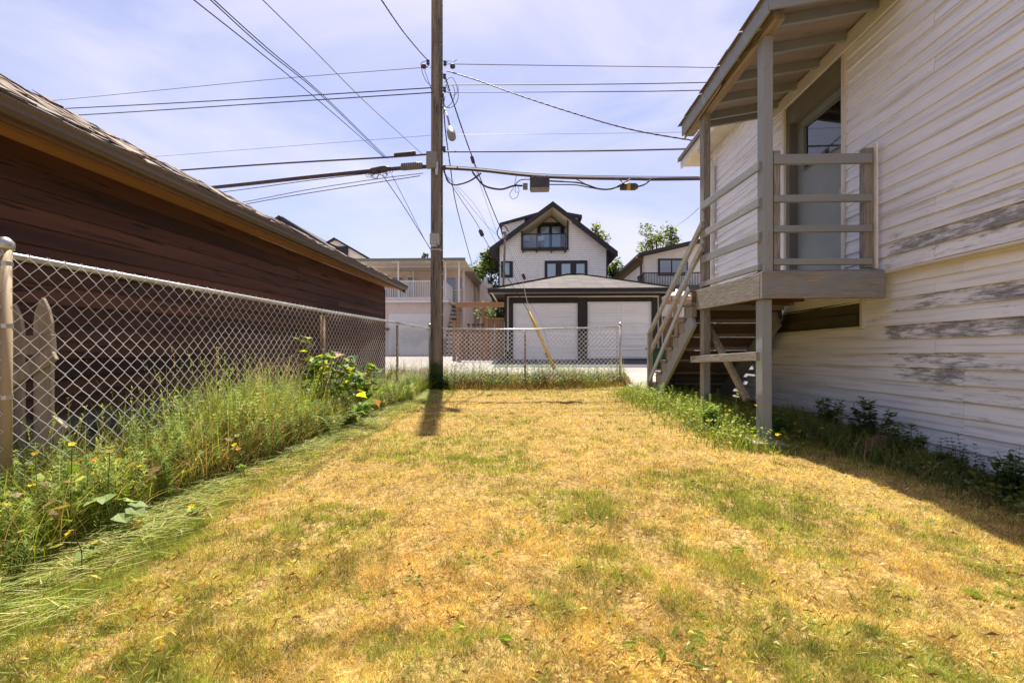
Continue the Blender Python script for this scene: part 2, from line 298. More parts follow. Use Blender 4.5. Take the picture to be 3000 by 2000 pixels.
MB().box(dx+.012,dx+.018,y0+.12,y1-.17,2.28,2.80).build('pane',Mclear('clear_pane',(.96,.96,.98),.94),door)
b=MB(); n=46; pts=[(dx+.05+.012*math.sin(i*1.15),y0+.12+(y1-y0-.29)*i/n) for i in range(n+1)]
vs=[(p[0],p[1],z) for z in (2.27,2.81) for p in pts]; b.add(vs,[(i,i+1,n+2+i,n+1+i) for i in range(n)]); b.build('curtain',M('net_curtain',(.92,.90,.94)),door)
MB().tube([(dx,y0+.07,1.75),(dx-.05,y0+.07,1.75)],[.012,.03],10).build('door_knob',m_metal,door,smooth=True)
# boarded basement window
b=MB(); b.box(WX+.07,WX+.10,4.78,6.4,.27,.53); wdw=b.build('window',M('olive_board',(.10,.09,.055),(.075,.065,.04),3,axis=1),house)
b=MB(); b.box(WX+.04,WX+.095,4.74,6.44,.245,.27); b.box(WX+.04,WX+.095,4.74,4.78,.27,.56); b.build('window_frame',m_trimw,wdw,bevel=.003)
MB().box(WX+.045,WX+.07,4.84,6.2,.30,.40).build('window_board',M('olive_board'  ,(.1,.09,.05)),wdw)
# porch: deck, posts, rails
dxn,dxf,DYn,DYf=2.17,2.12,4.375,6.08
def B(name,a,c,w,h,mat,up=(0,0,1),bev=.004,par=None,peel=0,**kw):
    o=MB().beam(a,c,w,h,up).build(name,mat,par or house,bevel=bev,**kw); o.color=(peel,0,0,1); return o
MB().box(dxn+.0,WX+.0,DYn,DYn+.042,.512,.765).build('deck_fascia',m_porchx,house,bevel=.006)
B('deck_fascia',(dxn+.02,DYn+.045,.636),(dxf+.02,DYf,.680),.042,.25,m_porchy,peel=1.0,bev=.006)
B('deck_fascia',(dxf,DYf-.02,.680),(WX-.02,DYf-.02,.680),.04,.25,m_porchx)
for i in range(12):
    y=DYn+.05+i*.138; B('deck_board',(dxn+.045,y+.067,.772+.0022*i),(WX-.03,y+.067,.772+.0022*i),.13,.028,m_porchx,bev=.002)
for i in range(5):
    y=DYn+.25+i*.33; B('joist',(dxn+.05,y,.68),(WX-.03,y,.68),.04,.13,M('red_brown_joist',(.20,.09,.05),(.12,.06,.04)),bev=0)
def post(x0,x1,y0,y1,z0,z1): 
    o=MB().box(x0,x1,y0,y1,z0,z1).build('porch_post',m_porch,house,bevel=.006); return o
post(2.2,2.29,4.43,4.56,-.90,.51).color=(.1,0,0,1); post(2.2,2.285,4.40,4.53,.755,3.0).color=(.25,0,0,1)
post(2.16,2.245,5.80,5.93,-.82,.56); post(2.16,2.245,5.80,5.93,.80,3.0)
post(2.30,2.365,4.42,4.50,.78,1.92)
MB().box(3.135,3.22,4.42,4.49,.80,1.93).build('rail_post',m_porch,house,bevel=.005)
MB().box(3.222,3.24,4.39,4.48,.79,1.97).build('trim_strip',m_trimw,house,bevel=.002)
for (ya,yb) in ((355,377),(448,464),(518,533),(594,608)):       # front rails
    za=PY(1890,ya,4.42)[2]; zb=PY(1890,yb,4.42)[2]; B('porch_rail',(2.29,4.415,(za+zb)/2),(3.19,4.415,(za+zb)/2-.004),.045,abs(za-zb),m_porchx,peel=.2)
for (a,c,h) in (((1745,380),(1612,475),.085),((1745,464),(1612,540),.085),((1745,543),(1612,596),.09),((1745,613),(1609,654),.06)):  # side rails
    p=PX(*a,2.185); q=PX(*c,2.15); B('porch_rail',p,q,.032,h,m_porchy,peel=.35)
# brace boards under the deck
p=PX(1746,818,2.17); q=PX(1594,825,2.14); B('brace',p+Vector((-.02,0,0)),q+Vector((-.03,0,0)),.035,.085,m_porchy,peel=.9)
p=PY(1622,740,6.05); q=PY(1716,918,5.2); B('brace',p,q,.05,.075,m_rawwood)
# roof of the porch
RX=lambda x:3.15+.15*(x-2.11)
b=MB(); b.prism([(2.08,4.08,RX(2.08)),(WX,4.08,RX(WX)),(WX,4.08,RX(WX)+.02),(2.08,4.08,RX(2.08)+.02)],(0,2.34,0)); b.build('porch_roof',m_under,house)
random.seed(3)
for j in range(5):
    for i in range(9):
        x0=2.05+j*.26; y0=4.05+i*.27; zz=RX(x0)+.022+.008*(i%2); dz=-.012*random.random()
        b=MB(); b.add([(x0,y0,zz+dz),(x0+.28,y0,zz+.05),(x0+.28,y0+.262,zz+.05),(x0,y0+.262,zz+random.uniform(-.012,.0)),
           (x0,y0,zz+dz+.007),(x0+.28,y0,zz+.057),(x0+.28,y0+.262,zz+.057),(x0,y0+.262,zz+.006)],[(0,3,2,1),(4,5,6,7),(0,1,5,4),(1,2,6,5),(2,3,7,6),(3,0,4,7)]); b.build('roof_shingle',M('porch_shingle',(.16,.14,.13),(.11,.10,.095)),house)
B('porch_fascia',(2.095,4.10,3.07),(2.095,6.40,3.07),.024,.15,m_porchy,peel=.3)
B('porch_fascia',(2.125,5.2,3.045),(2.135,6.42,3.03),.02,.12,m_rawwood)
B('porch_fascia',(2.083,4.085,3.075),(WX-.02,4.085,RX(WX)-.08),.024,.14,m_porchx,peel=.1)
B('porch_beam',(2.235,4.20,3.05),(2.205,6.42,3.05),.10,.10,m_rawwood)
for y in (4.42,4.86,5.30,5.74,6.16,6.38): B('rafter',(2.12,y,RX(2.12)-.05),(WX-.03,y,RX(WX)-.05),.042,.095,m_porchx,bev=.003)
B('ledger',(WX-.03,4.1,RX(WX)-.11),(WX-.03,6.4,RX(WX)-.11),.03,.15,m_trimw)
MB().tube([PX(1881,95,WX-.05),PX(1881,95,WX-.05)+Vector((-.03,0,-.035)),PX(1881,95,WX-.05)+Vector((-.05,0,-.075))],[.03,.045,.04],12).build('lamp_socket',m_trimw,house,smooth=True)
# stairs going down to the alley
m_riser=M('old_riser',(.17,.115,.075),(.08,.055,.04),12,axis=0,bump=.4)
NS=8; S0=Vector((0,5.96,.80)); S1=Vector((0,8.20,-.72)); st=(S1-S0)/NS
for sx in (2.10,3.16):
    a=Vector((sx,5.98,.44)); c=Vector((sx,8.15,-1.02)); B('stringer',a,c,.045,.22,m_porchy,peel=.1,up=(0,0,1))
for i in range(NS):
    p=S0+st*(i+1); z=p[2]; y=S0[1]+st[1]*(i+.5)
    b=MB(); b.box(2.055,3.35,y-.15,y+.15,z-.0,z+.036); o=b.build('stair_tread',M('worn_tread',(.27,.235,.19),(.17,.145,.115),12,axis=0,bump=.5,dark=(.08,.06,.05)),house,bevel=.006); o.color=(.5,0,0,1)
    MB().box(2.075,2.135,y-.13,y+.12,z-.15,z-.003).build('stair_block',m_porch,house,bevel=.004)
    b=MB(); b.box(2.07,3.35,y-.150,y-.125,z+.037,z+.184); o=b.build('stair_riser',m_riser,house)
for (z0,z1) in ((1.50,.335),(1.22,-.02)):
    B('handrail',(2.125,5.74,z0+.10),(2.08,8.12,z1),.04,.088,m_porchy,peel=.75)
B('handrail',(2.04,6.0,.83),(2.04,7.95,-.47),.025,.085,m_porchy,peel=.3)
MB().box(2.04,2.12,8.03,8.12,-.80,.36).build('rail_post',m_porch,house,bevel=.005)
#B('brace',(3.1,4.7,.45),(3.1,6.3,-.75),.05,.16,M('dark_brace',(.13,.10,.07)),bev=.004)
MB().box(2.1,2.38,4.32,4.62,-1.0,-.84).build('post_footing',m_path,house,bevel=.01)
# ---------------------------------------------------------------- left wooden garage
GX=-3.88; G0,G1=-1.5,11.85
sof=lambda y:1.475+.0165*y
gar=thing('wooden_garage',(GX-1.8,5,-.95),'dark brown plank garage with mossy shake roof, left behind the chain-link fence','garage')
m_brown=M('brown_stained_plank',(.150,.060,.034),(.042,.018,.012),3.2,axis=1,rough=.7,bump=.6,var=.32,fine=24,dark=(.022,.011,.008),thr=.60)
m_greyp=M('grey_foundation_plank',(.21,.19,.17),(.13,.12,.105),9,axis=1,bump=.5,dark=(.05,.045,.04))
MB().prism([(GX-.02,G0,-1.1),(GX-.02,G1-.02,-1.1),(GX-.02,G1-.02,sof(G1)),(GX-.02,G0,sof(G0))],(-3.6,0,0)).build('wall',M('garage_core',(.05,.03,.02)),gar)
def gplank(y0,y1,zf,e,mat,name):
    n=max(1,int((y1-y0)/1.0)); rows=[]
    for i in range(n+1):
        y=y0+(y1-y0)*i/n; z=zf(y)+random.uniform(-.003,.003); w_=random.uniform(-.002,.003)
        rows.append([(GX+.022+w_,y,z),(GX+.004,y,z+e+.01),(GX-.012,y,z+e+.01),(GX-.012,y,z)])
    vs=[p for r in rows for p in r]; fs=[(3,2,1,0),tuple(4*n+k for k in (0,1,2,3))]
    for i in range(n):
        for k in range(4): fs.append((4*i+k,4*i+(k+1)%4,4*(i+1)+(k+1)%4,4*(i+1)+k))
    MB().add(vs,fs).build(name,mat,gar)
GE=.150
for k in range(14):
    j=random.choice([5.2,7.4,9.0]); zf=lambda y,k=k:sof(y)+.065-(14-k)*GE-.001*k
    gplank(G0,j,zf,GE,m_brown,'wall_plank'); gplank(j+.004,G1,zf,GE,m_brown,'wall_plank')
for k in range(3):
    zf=lambda y,k=k:sof(y)+.06-14*GE-(k+1)*.17
    gplank(G0,6.0,zf,.17,m_greyp,'foundation_plank'); gplank(6.004,G1,zf,.17,m_greyp,'foundation_plank')
MB().box(GX-.04,GX+.03,G1-.02,G1+.03,-.9,sof(G1)).build('corner_board',m_brown,gar)
m_sof=M('orange_soffit',(.50,.26,.11),(.36,.18,.08),7,axis=1,bump=.3,dark=(.14,.06,.03),thr=.7)
EX=-3.44
for i,(x0,x1) in enumerate(((GX,-3.67),(-3.665,EX-.03))):
    s0,s1=((.065,.033),(.032,.0))[i]; b=MB(); b.prism([(x0,G0,sof(G0)+s0),(x1,G0,sof(G0)+s1),(x1,G0,sof(G0)+s1+.02),(x0,G0,sof(G0)+s0+.02)],(0,G1+.35-G0,.0165*(G1+.35-G0))); b.build('soffit_board',m_sof,gar)
b=MB(); b.prism([(EX-.03,G0,sof(G0)-.01),(EX,G0,sof(G0)-.01),(EX,G0,sof(G0)+.13),(EX-.03,G0,sof(G0)+.13)],(0,G1+.4-G0,.0165*(G1+.4-G0))); b.build('fascia',M('brown_fascia',(.20,.11,.06),(.12,.065,.04),7,axis=1,bump=.3),gar)
prof=[(0,.0),(.05,.0),(.085,.03),(.085,.06),(.105,.085),(.105,.10),(.092,.10),(.092,.09),(.075,.065),(.073,.034),(.046,.012),(.0,.012)]
b=MB(); b.prism([(EX+.002+p[0],G0,sof(G0)+.02+p[1]) for p in prof],(0,G1+.38-G0,.0165*(G1+.38-G0))); b.build('gutter',M('brown_gutter',(.15,.115,.095),(.07,.05,.042),5,axis=1,rough=.45,bump=.25,metal=.2),gar)
PIT=.562; RZ=lambda x,y:sof(y)+.135+PIT*(EX-x)-.0165*(y-2)*max(0,EX-x)/3.76*2.3
Q=[(EX+.02,G0),(-7.2,G0),(-7.2,G1+.35),(EX+.02,G1+.35)]; b=MB(); b.add([(x,y,RZ(x,y)-.02) for x,y in Q]+[(x,y,RZ(x,y)-.07) for x,y in Q],[(0,3,2,1),(4,5,6,7),(0,1,5,4),(1,2,6,5),(2,3,7,6),(3,0,4,7)])
b.add([(-7.2,G0,RZ(-7.2,G0)-.02),(-7.2,G1+.35,RZ(-7.2,G1)-.02),(-10.9,G1+.35,1.6),(-10.9,G0,1.5)],[(0,1,2,3)]); b.build('roof_deck',M('roof_deck_boards',(.09,.06,.04)),gar)
m_shake=M('cedar_shake',(.27,.18,.125),(.07,.043,.032),22,axis=0,bump=1,var=.6,dark=(.03,.022,.018),thr=.57)
m_moss=M('mossy_shake',(.22,.20,.13),(.12,.09,.07),20,bump=.7,var=.3)
shk=[]
for q in range(7):
    wq=.10+.018*q; t0=random.uniform(.016,.042); t1=random.uniform(.016,.042); c=random.uniform(-.012,.012); L_=.30
    me=bpy.data.meshes.new('shake'); V=[(0,0,0),(0,wq,c*.6),(-L_,wq,.0),(-L_,0,0),(random.uniform(-.01,.012),0,t0),(random.uniform(-.01,.012),wq,t1+c),(-L_,wq,.006),(-L_,0,.006)]
    me.from_pydata(V,[],[(0,3,2,1),(4,5,6,7),(0,1,5,4),(1,2,6,5),(2,3,7,6),(3,0,4,7)]); me.materials.append(m_shake if q!=3 else m_moss); shk.append((me,wq))
ang=math.atan(PIT); cnt=0; stuffV=[];stuffF=[]
go=Vector(ORG[gar.name])
for row in range(30):
    y=G0 if row>2 else 1.2; x=EX+.045-row*.125*math.cos(ang)
    while y<G1+.3:
        me,wq=random.choice(shk); rz=random.uniform(-.05,.05); lift=.014+random.uniform(0,.026)+(random.uniform(-.01,.035) if row>22 else 0)
        Mx=Matrix.Translation((x+random.uniform(-.014,.014),y,RZ(x,y)+lift-.01))@Matrix.Rotation(rz,4,'Z')@Matrix.Rotation(ang+random.uniform(-.06,.12),4,'Y')
        if row<3 and cnt<285:
            o=bpy.data.objects.new('shake',me); COL.objects.link(o); o.parent=gar; Mw=Matrix.Translation((0,0,ZO))@Mx; Mw.translation-=go; o.matrix_local=Mw; cnt+=1
        else:
            k=len(stuffV); stuffV+=[tuple(Mx@v.co) for v in me.vertices]; stuffF+=[tuple(i+k for i in p.vertices) for p in me.polygons]
        y+=wq+.006
b=MB(); b.v=stuffV; b.f=stuffF; b.build('shakes',m_shake,gar,kind='stuff')
b=MB(); b.prism([(EX+.03,G1+.33,RZ(EX+.03,G1)-.17),(EX+.03,G1+.33,RZ(EX+.03,G1)-.02),(-7.2,G1+.33,RZ(-7.2,G1)-.02),(-7.2,G1+.33,RZ(-7.2,G1)-.17)],(0,.03,0)); b.build('rake_board',m_brown,gar)
# ---------------------------------------------------------------- chain-link fences
def chain(name,segs,parent,c=.048,r=.0025):
    """segs: list of (A,B,topA,topB,botA,botB) -> woven zig-zag wires"""
    P0=[];P1=[]
    for (A,Bp,tA,tB,bA,bB) in segs:
        A=np.array(A);Bp=np.array(Bp); Ln=np.linalg.norm(Bp-A); n=int(Ln/c); d=(Bp-A)/Ln; nr=np.array([d[1],-d[0]])
        for i in range(n):
            K=int((tA-bA)/c)
            k=np.arange(K+1); par=(k+i)%2; s=(i+par)*c+RNG.normal(0,.0012,K+1); off=np.where(par==1,.004,-.004)+.011*np.sin(s*1.9+.4)*np.sin(k/K*3.1)+.006*np.sin(s*5.3+k*.21)
            f=s/Ln; top=tA+(tB-tA)*f; bot=bA+(bB-bA)*f; z=top-(top-bot)*(k/K)+RNG.normal(0,.0008,K+1)
            pts=np.stack([A[0]+d[0]*s+nr[0]*off,A[1]+d[1]*s+nr[1]*off,z],1); P0.append(pts[:-1]);P1.append(pts[1:])
            # knuckle above the top rail
            kn=pts[0]+np.array([d[0]*c*.2*(1 if par[0]==0 else -1),d[1]*c*.2*(1 if par[0]==0 else -1),.022]); P0.append(pts[:1]); P1.append(kn[None])
    A=np.concatenate(P0);Bq=np.concatenate(P1); D=Bq-A; D/=np.linalg.norm(D,axis=1)[:,None]; U=np.cross(D,[0.3,0.2,.9]); U/=np.linalg.norm(U,axis=1)[:,None]; W=np.cross(D,U)
    vs=[]
    for P in (A,Bq):
        for j in range(3):
            t=2.094*j; vs.append(P+(U*math.cos(t)+W*math.sin(t))*r)
    V=np.stack(vs,1).reshape(-1,3); n=len(A); o=np.arange(n)[:,None]*6
    Q=np.concatenate([o+np.array([[j,(j+1)%3,(j+1)%3+3,j+3]]) for j in range(3)],0)
    return npmesh(name,V,Q,m_wire,parent=parent,nper=4)
lf=thing('chain_link_fence',(-2.75,6,-.9),'long silver chain-link fence along the weed strip beside the brown garage','fence')
FP=[(-2.96,2.437,.539,-.93),(-2.751,5.948,.551,-.92),(-2.655,9.003,.592,-.9),(-2.53,11.30,.60,-.86)]
def gpost(x,y,z0,z1,r,mat,par,cap=False):
    p=MB().tube([(x,y,z0),(x,y,z1)],r,14).build('post',mat,par,smooth=False); p.data.polygons.foreach_set('use_smooth',[len(f.vertices)==4 for f in p.data.polygons])
    if cap: MB().tube([(x,y,z1-.02),(x,y,z1+.0),(x,y,z1+.025),(x,y,z1+.045),(x,y,z1+.052)],[r*1.25,r*1.3,r*1.25,r*.7,r*.1],14).build('post_cap',m_metal,p,smooth=True)
    for z in (z1-.10,z1-.45,z1-.85): MB().tube([(x,y,z-.012),(x,y,z+.012)],r*1.12,12).build('tie_band',m_metal,p)
gpost(FP[0][0],FP[0][1],-1.05,.60,.033,m_tanpost,lf,True)
gpost(FP[1][0]-.02,FP[1][1],-1.05,.50,.030,m_rust,lf); gpost(FP[2][0]-.02,FP[2][1],-1.0,.55,.024,m_rust,lf); gpost(FP[3][0],FP[3][1],-1.0,.68,.033,m_metal,lf,True)
pts=[(FP[0][0],FP[0][1],.55)]
for f in FP[1:]: pts.append((f[0],f[1],f[2]))
ext=Vector(pts[0])-(Vector(pts[1])-Vector(pts[0]))*.5
rail=MB().tube([ext]+pts,.0215,12).build('top_rail',m_metal,lf,smooth=True)
b=MB()
for (p,q) in zip(pts[:-1],pts[1:]):
    p,q=Vector(p),Vector(q)
    for f in (.18,.42,.66,.88):
        m=p.lerp(q,f); d=(q-p).normalized()
        b.tube([m-d*.012,m+d*.012],.0255,10)
b.build('rail_tie',m_metal,lf)
sg=[]
E0=(ext[0],ext[1],.545,-.9)
for a,c_ in zip([E0]+FP[:-1],FP): sg.append(((a[0]+.028,a[1]),(c_[0]+.028,c_[1]),a[2]+.012,c_[2]+.012,a[3],c_[3]))
chain('chain_link_mesh',sg,lf)
bf=thing('chain_link_fence',(0,11.5,-.8),'short chain-link fence across the end of the lawn in front of the alley','fence')
BP=[(-2.53,11.30,.60,-.80),(-.155,11.46,.588,-.76),(2.203,11.348,.64,-.70)]
gpost(-.155,11.50,-1.0,.57,.024,m_rust,bf); gpost(BP[2][0],BP[2][1],-.95,.70,.036,m_metal,bf,True)
MB().tube([(b_[0],b_[1],b_[2]) for b_ in BP],.019,10).build('top_rail',m_metal,bf,smooth=True)
b=MB(); b.tube([(2.12,11.35,.60),(2.12,11.35,-.72)],.006,6); b.build('tension_bar',m_rust,bf)
b=MB()
for x in (-1.6,-.9,.75,1.15,1.7):
    z=.59+.02*(x+.1); b.tube([(x,11.45-.02*abs(x),z-.0),(x+.02,11.45-.02*abs(x),z)],.026,8)
b.build('rail_tie',m_metal,bf)
chain('chain_link_mesh',[((p[0],p[1]-.025),(q[0],q[1]-.025),p[2],q[2],p[3],q[3]) for p,q in zip(BP[:-1],BP[1:])],bf,c=.054,r=.0042)
# ---------------------------------------------------------------- picket gate between fence and garage
m_pick=M('weathered_picket',(.46,.38,.29),(.30,.245,.19),12,axis=2,bump=.5,dark=(.16,.12,.09),thr=.66)
pg=thing('picket_gate',(-3.4,2.9,-.95),'old pointed wooden picket gate leaning behind the near end of the wire fence','gate')
def picket(x,y,z0,z1,w,lean=0):
    p=[(x-w/2,z0),(x+w/2,z0),(x+w/2+lean*.7,z1-.17),(x+w*.36+lean,z1-.08),(x+w*.10+lean,z1-.015),(x+lean,z1),(x-w*.12+lean,z1-.02),(x-w*.38+lean,z1-.09),(x-w/2+lean*.7,z1-.17)]
    MB().prism([(a,y,c) for a,c in p],(0,.022,0)).build('picket',m_pick,pg,bevel=.004)
for i,(px,pt) in enumerate(((98,682),(32,697),(-34,705))):
    q=PY(px,pt,2.85+.01*i); picket(q[0],q[1],-.95,q[2],.125,-.008)
a=PY(132,790,2.86);c=PY(-60,800,2.86); B('gate_rail',a+Vector((0,-.02,0)),c+Vector((0,-.02,0)),.03,.125,m_pick,par=pg)
a=PY(125,812,2.83);c=PY(15,880,2.83); B('gate_brace',a,c,.025,.085,m_pick,par=pg)
a=PY(140,968,2.80);c=PY(66,1060,2.80); B('gate_brace',a,c,.025,.12,m_pick,par=pg)
# ---------------------------------------------------------------- utility pole
POX,POY=-2.33,11.12
m_pole=M('weathered_pole',(.30,.25,.19),(.14,.11,.085),10,axis=2,bump=.8,dark=(.045,.035,.03),thr=.58)
def pole_mat():
    m=m_pole; n=m.node_tree.nodes; l=m.node_tree.links.new; b=n['Principled BSDF']; src=b.inputs['Base Color'].links[0].from_socket
    g=n.new('ShaderNodeNewGeometry'); s=n.new('ShaderNodeSeparateXYZ'); l(g.outputs['Position'],s.inputs[0]); nn=n.new('ShaderNodeTexNoise'); nn.inputs['Scale'].default_value=9; l(g.outputs['Position'],nn.inputs['Vector'])
    a=n.new('ShaderNodeMath'); a.operation='MULTIPLY_ADD'; a.inputs[1].default_value=.25; l(nn.outputs[0],a.inputs[0]); l(s.outputs[2],a.inputs[2])
    r=n.new('ShaderNodeMapRange'); r.inputs['From Min'].default_value=.98; r.inputs['From Max'].default_value=.82; l(a.outputs[0],r.inputs[0])
    mx=n.new('ShaderNodeMixRGB'); mx.inputs[2].default_value=(.035,.05,.012,1); l(r.outputs[0],mx.inputs[0]); l(src,mx.inputs[1]); l(mx.outputs[0],b.inputs['Base Color'])
pole_mat()
pole=thing('utility_pole',(POX,POY,-.85),'tall weathered wooden utility pole with mossy base at the fence corner','utility pole')
o=MB().tube([(POX,POY,-1.0+i*.62) for i in range(20)],[.150-.0016*i for i in range(20)],20).build('pole_shaft',m_pole,pole); o.data.polygons.foreach_set('use_smooth',[len(f.vertices)==4 for f in o.data.polygons])
MB().tube([(POX+.155,POY-.02,-.6),(POX+.145,POY-.02,8.9)],.014,6).build('conduit',m_boxd,pole)
b=MB(); 
for i in range(26): 
    z=.6+i*.33; b.tube([(POX+.158-.0005*i,POY-.02,z),(POX+.158-.0005*i,POY-.02,z+.03)],.02,6)
b.build('conduit_strap',m_metal,pole)
def boxat(px0,px1,py0,py1,y,d,name,mat,**kw):
    a=PY(px0,py0,y);c=PY(px1,py1,y); return MB().box(a[0],c[0],y-d/2,y+d/2,c[2],a[2]).build(name,mat,kw.pop('parent',None),bevel=kw.pop('bevel',.01),**kw)
ub=boxat(980,1002,350,386,10.92,.14,'meter_box',m_boxg,parent=pole); boxat(1000,1006,372,402,10.92,.05,'box_bracket',m_metal,parent=pole,bevel=.004)
boxat(988,1008,537,562,10.92,.12,'junction_box',M('pale_box',(.5,.49,.45)),parent=pole); boxat(991,1004,562,567,10.92,.1,'box_base',m_metal,parent=pole,bevel=.003)
for px,py in ((983,150),(1022,152),(1021,182),(1021,212),(1020,348),(1020,392)):
    p=PY(px,py,11.0); MB().tube([p,p+Vector((.0,0,.035)),p+Vector((0,0,.07)),p+Vector((0,0,.11))],[.02,.045,.03,.045],10).build('insulator',m_boxd,pole,smooth=True)
for (z,) in ((-.1,),(8.4,)): MB().tube([(POX,POY-.0,z+2.6),(POX,POY,z+2.63)],.153 if z<0 else .14,16).build('pole_band',m_metal,pole)
# ---------------------------------------------------------------- street lamp on an arm
sl_=thing('street_lamp',PY(1035,310,10.8),'small grey cobra-head street lamp hanging from the right side of the pole','street lamp')
p=[PY(1016,243,11.1),PY(1022,252,10.9),PY(1029,272,10.6),PY(1034,296,10.4)]
MB().tube(p,.022,8).build('lamp_arm',m_boxg,sl_,smooth=True)
a=PY(1033,293,10.42); c=PY(1039,318,9.95); d=(c-a)
MB().tube([a,a+d*.15,a+d*.5,a+d*.9,c],[.035,.07,.10,.09,.04],12).build('lamp_head',m_boxg,sl_,smooth=True)
MB().tube([a+d*.55+Vector((0,0,-.07)),a+d*.55+Vector((0,0,-.12))],[.075,.03],12).build('lamp_lens',Mglass('lens',(.4,.38,.3)),sl_,smooth=True)
# ---------------------------------------------------------------- cables
def smooth(P,n=8):
    P=[Vector(p) for p in P]
    if len(P)==2: return [P[0].lerp(P[1],i/n) for i in range(n+1)]
    Q=[P[0]*2-P[1]]+P+[P[-1]*2-P[-2]]; o=[]
    for i in range(1,len(Q)-2):
        a,b_,c,d=Q[i-1:i+3]
        for k in range(n):
            t=k/n; o.append(.5*((2*b_)+(c-a)*t+(2*a-5*b_+4*c-d)*t*t+(3*b_-a-3*c+d)*t**3))
    return o+[P[-1]]
def twist(P,r,pitch,off,ph):
    o=[]; L_=0
    fine=[]
    for a,c in zip(P[:-1],P[1:]):
        n=max(1,int((c-a).length/(pitch/6)))
        for k in range(n): fine.append(a.lerp(c,k/n))
    fine.append(P[-1]); fine=fine[:900]
    for i,p in enumerate(fine):
        d=(fine[min(i+1,len(fine)-1)]-fine[max(i-1,0)]).normalized(); u=d.cross(Vector((0,0,1))).normalized(); v=u.cross(d)
        if i: L_+=(p-fine[i-1]).length
        t=L_/pitch*2*math.pi+ph; o.append(p+(u*math.cos(t)+v*math.sin(t))*off)
    return o
def cable(P,r,mat,label,tw=False,name='overhead_cable',cat='cable',group='overhead cables on the pole',n=8):
    S=smooth([PY(*p) for p in P],n); b=MB()
    if tw:
        for ph in (0,2.1,4.2): b.tube(twist(S,r,.55,r*.9,ph),r*.75,4,False)
    else: b.tube(S,r,5)
    return b.build(name,mat,label=label,cat=cat,group=group)
Yp=11.0
cable([(990,155,Yp),(940,158,11.3),(600,185,12.3),(115,232,13.8),(-300,268,15)],.008,m_alu,'topmost of the alley wires running left from the pole')
cable([(990,202,Yp),(600,226,12.3),(160,249,13.6),(-300,268,15)],.013,m_cable,'second alley wire left of the pole, above the shake roof')
cable([(992,213,Yp),(600,238,12.3),(175,265,13.6),(-300,290,15)],.013,m_cable,'third alley wire left of the pole, lowest of the top group')
cable([(1024,147,Yp),(1060,148,11.1),(1350,152,11.3),(1650,156,11.5),(2300,170,12)],.009,m_alu,'topmost wire running right from the pole to the porch roof')
cable([(1020,196,Yp),(1070,195,11.1),(1350,194,11.2),(1650,189,11.4),(2300,170,12)],.011,m_cable,'second wire running right from the pole')
cable([(1020,212,Yp),(1070,212,11.1),(1350,211,11.2),(1640,207,11.4),(2300,185,12)],.011,m_cable,'third wire running right, just under the second')
cable([(1016,310,Yp),(1350,307,11.2),(1620,303,11.4),(2300,290,12)],.005,m_alu,'thin wire right of the pole at lamp height')
cable([(992,311,Yp),(650,337,12),(355,360,13),(0,385,14)],.005,m_alu,'thin wire left of the pole reaching the shake roof')
cable([(1018,349,Yp),(1350,347,11.1),(1600,342,11.3),(2300,325,12)],.020,m_cableb,'thick dark cable running right above the splice box')
cable([(990,354,Yp),(880,362,11.3),(650,375,12),(415,391,12.8),(0,420,14)],.022,m_cableb,'thick brown cable running left above the bundled trunk cable')
cable([(1018,386,Yp),(1100,391,11),(1250,406,11),(1450,411,11.1),(1606,411,11.2),(2300,400,12)],.042,m_cableb,'heavy trunk cable right of the pole carrying the splice box')
cable([(1018,380,Yp-.02),(1100,386,10.95),(1250,400,10.95),(1450,405,11.05),(1606,406,11.2)],.008,m_cable,'steel support strand lashed above the heavy trunk cable')
cable([(992,382,Yp),(900,388,11.2),(700,408,11.7),(485,431,12.6),(0,478,14)],.050,m_cableb,'heavy trunk cable running left from the pole to the shake roof')
cable([(850,398,11.3),(700,416,11.8),(520,440,12.6),(300,465,13.5)],.010,m_cable,'thin cable sagging just below the left trunk cable')
cable([(972,398,11.1),(860,412,11.4),(700,437,12),(560,464,12.6),(300,510,13.6)],.010,m_alu,'upper of two low wires left of the pole, below the splice bundle')
cable([(965,404,11.1),(860,420,11.4),(700,445,12),(570,468,12.6),(300,520,13.6)],.010,m_cable,'lower of two low wires left of the pole, below the splice bundle')
# drops from the upper left
cable([(882,362,11.2),(730,230,8),(590,115,6),(445,0,4.6),(330,-95,3.8)],.007,m_cable,'leftmost of the drop wires coming down from the top edge')
cable([(884,362,11.2),(740,222,8),(610,115,6),(483,0,4.6),(380,-95,3.8)],.007,m_cable,'middle of the three bundled drop wires from the top edge')
cable([(890,364,11.2),(745,222,8),(615,112,6),(491,0,4.6),(390,-95,3.8)],.007,m_cable,'rightmost of the three bundled drop wires from the top edge')
cable([(972,356,11.1),(850,245,8),(720,115,6),(603,0,4.6),(500,-100,3.8)],.006,m_alu,'single thin drop wire right of the bundled three')
cable([(880,404,11.2),(925,470,11.9),(975,550,12.6),(993,578,13.0)],.010,m_cable,'dark drop wire from the splice bundle down behind the pole')
cable([(900,402,11.2),(935,470,12),(970,540,12.8),(988,572,13.2)],.007,m_cable,'thin drop wire beside it down behind the pole')
cable([(982,138,11.0),(965,120,10.3),(930,78,8.8),(900,36,7.8),(872,-6,7),(840,-50,6.3)],.009,m_cable,'twisted service drop arriving at the pole from the top edge',tw=True)
cable([(1026,163,11.0),(1100,186,10.7),(1200,222,10.2),(1320,261,9.7),(1450,298,9.2),(1605,325,8.8),(1700,338,8.5)],.010,m_cable,'twisted service drop sagging from the pole to the porch house',tw=True)
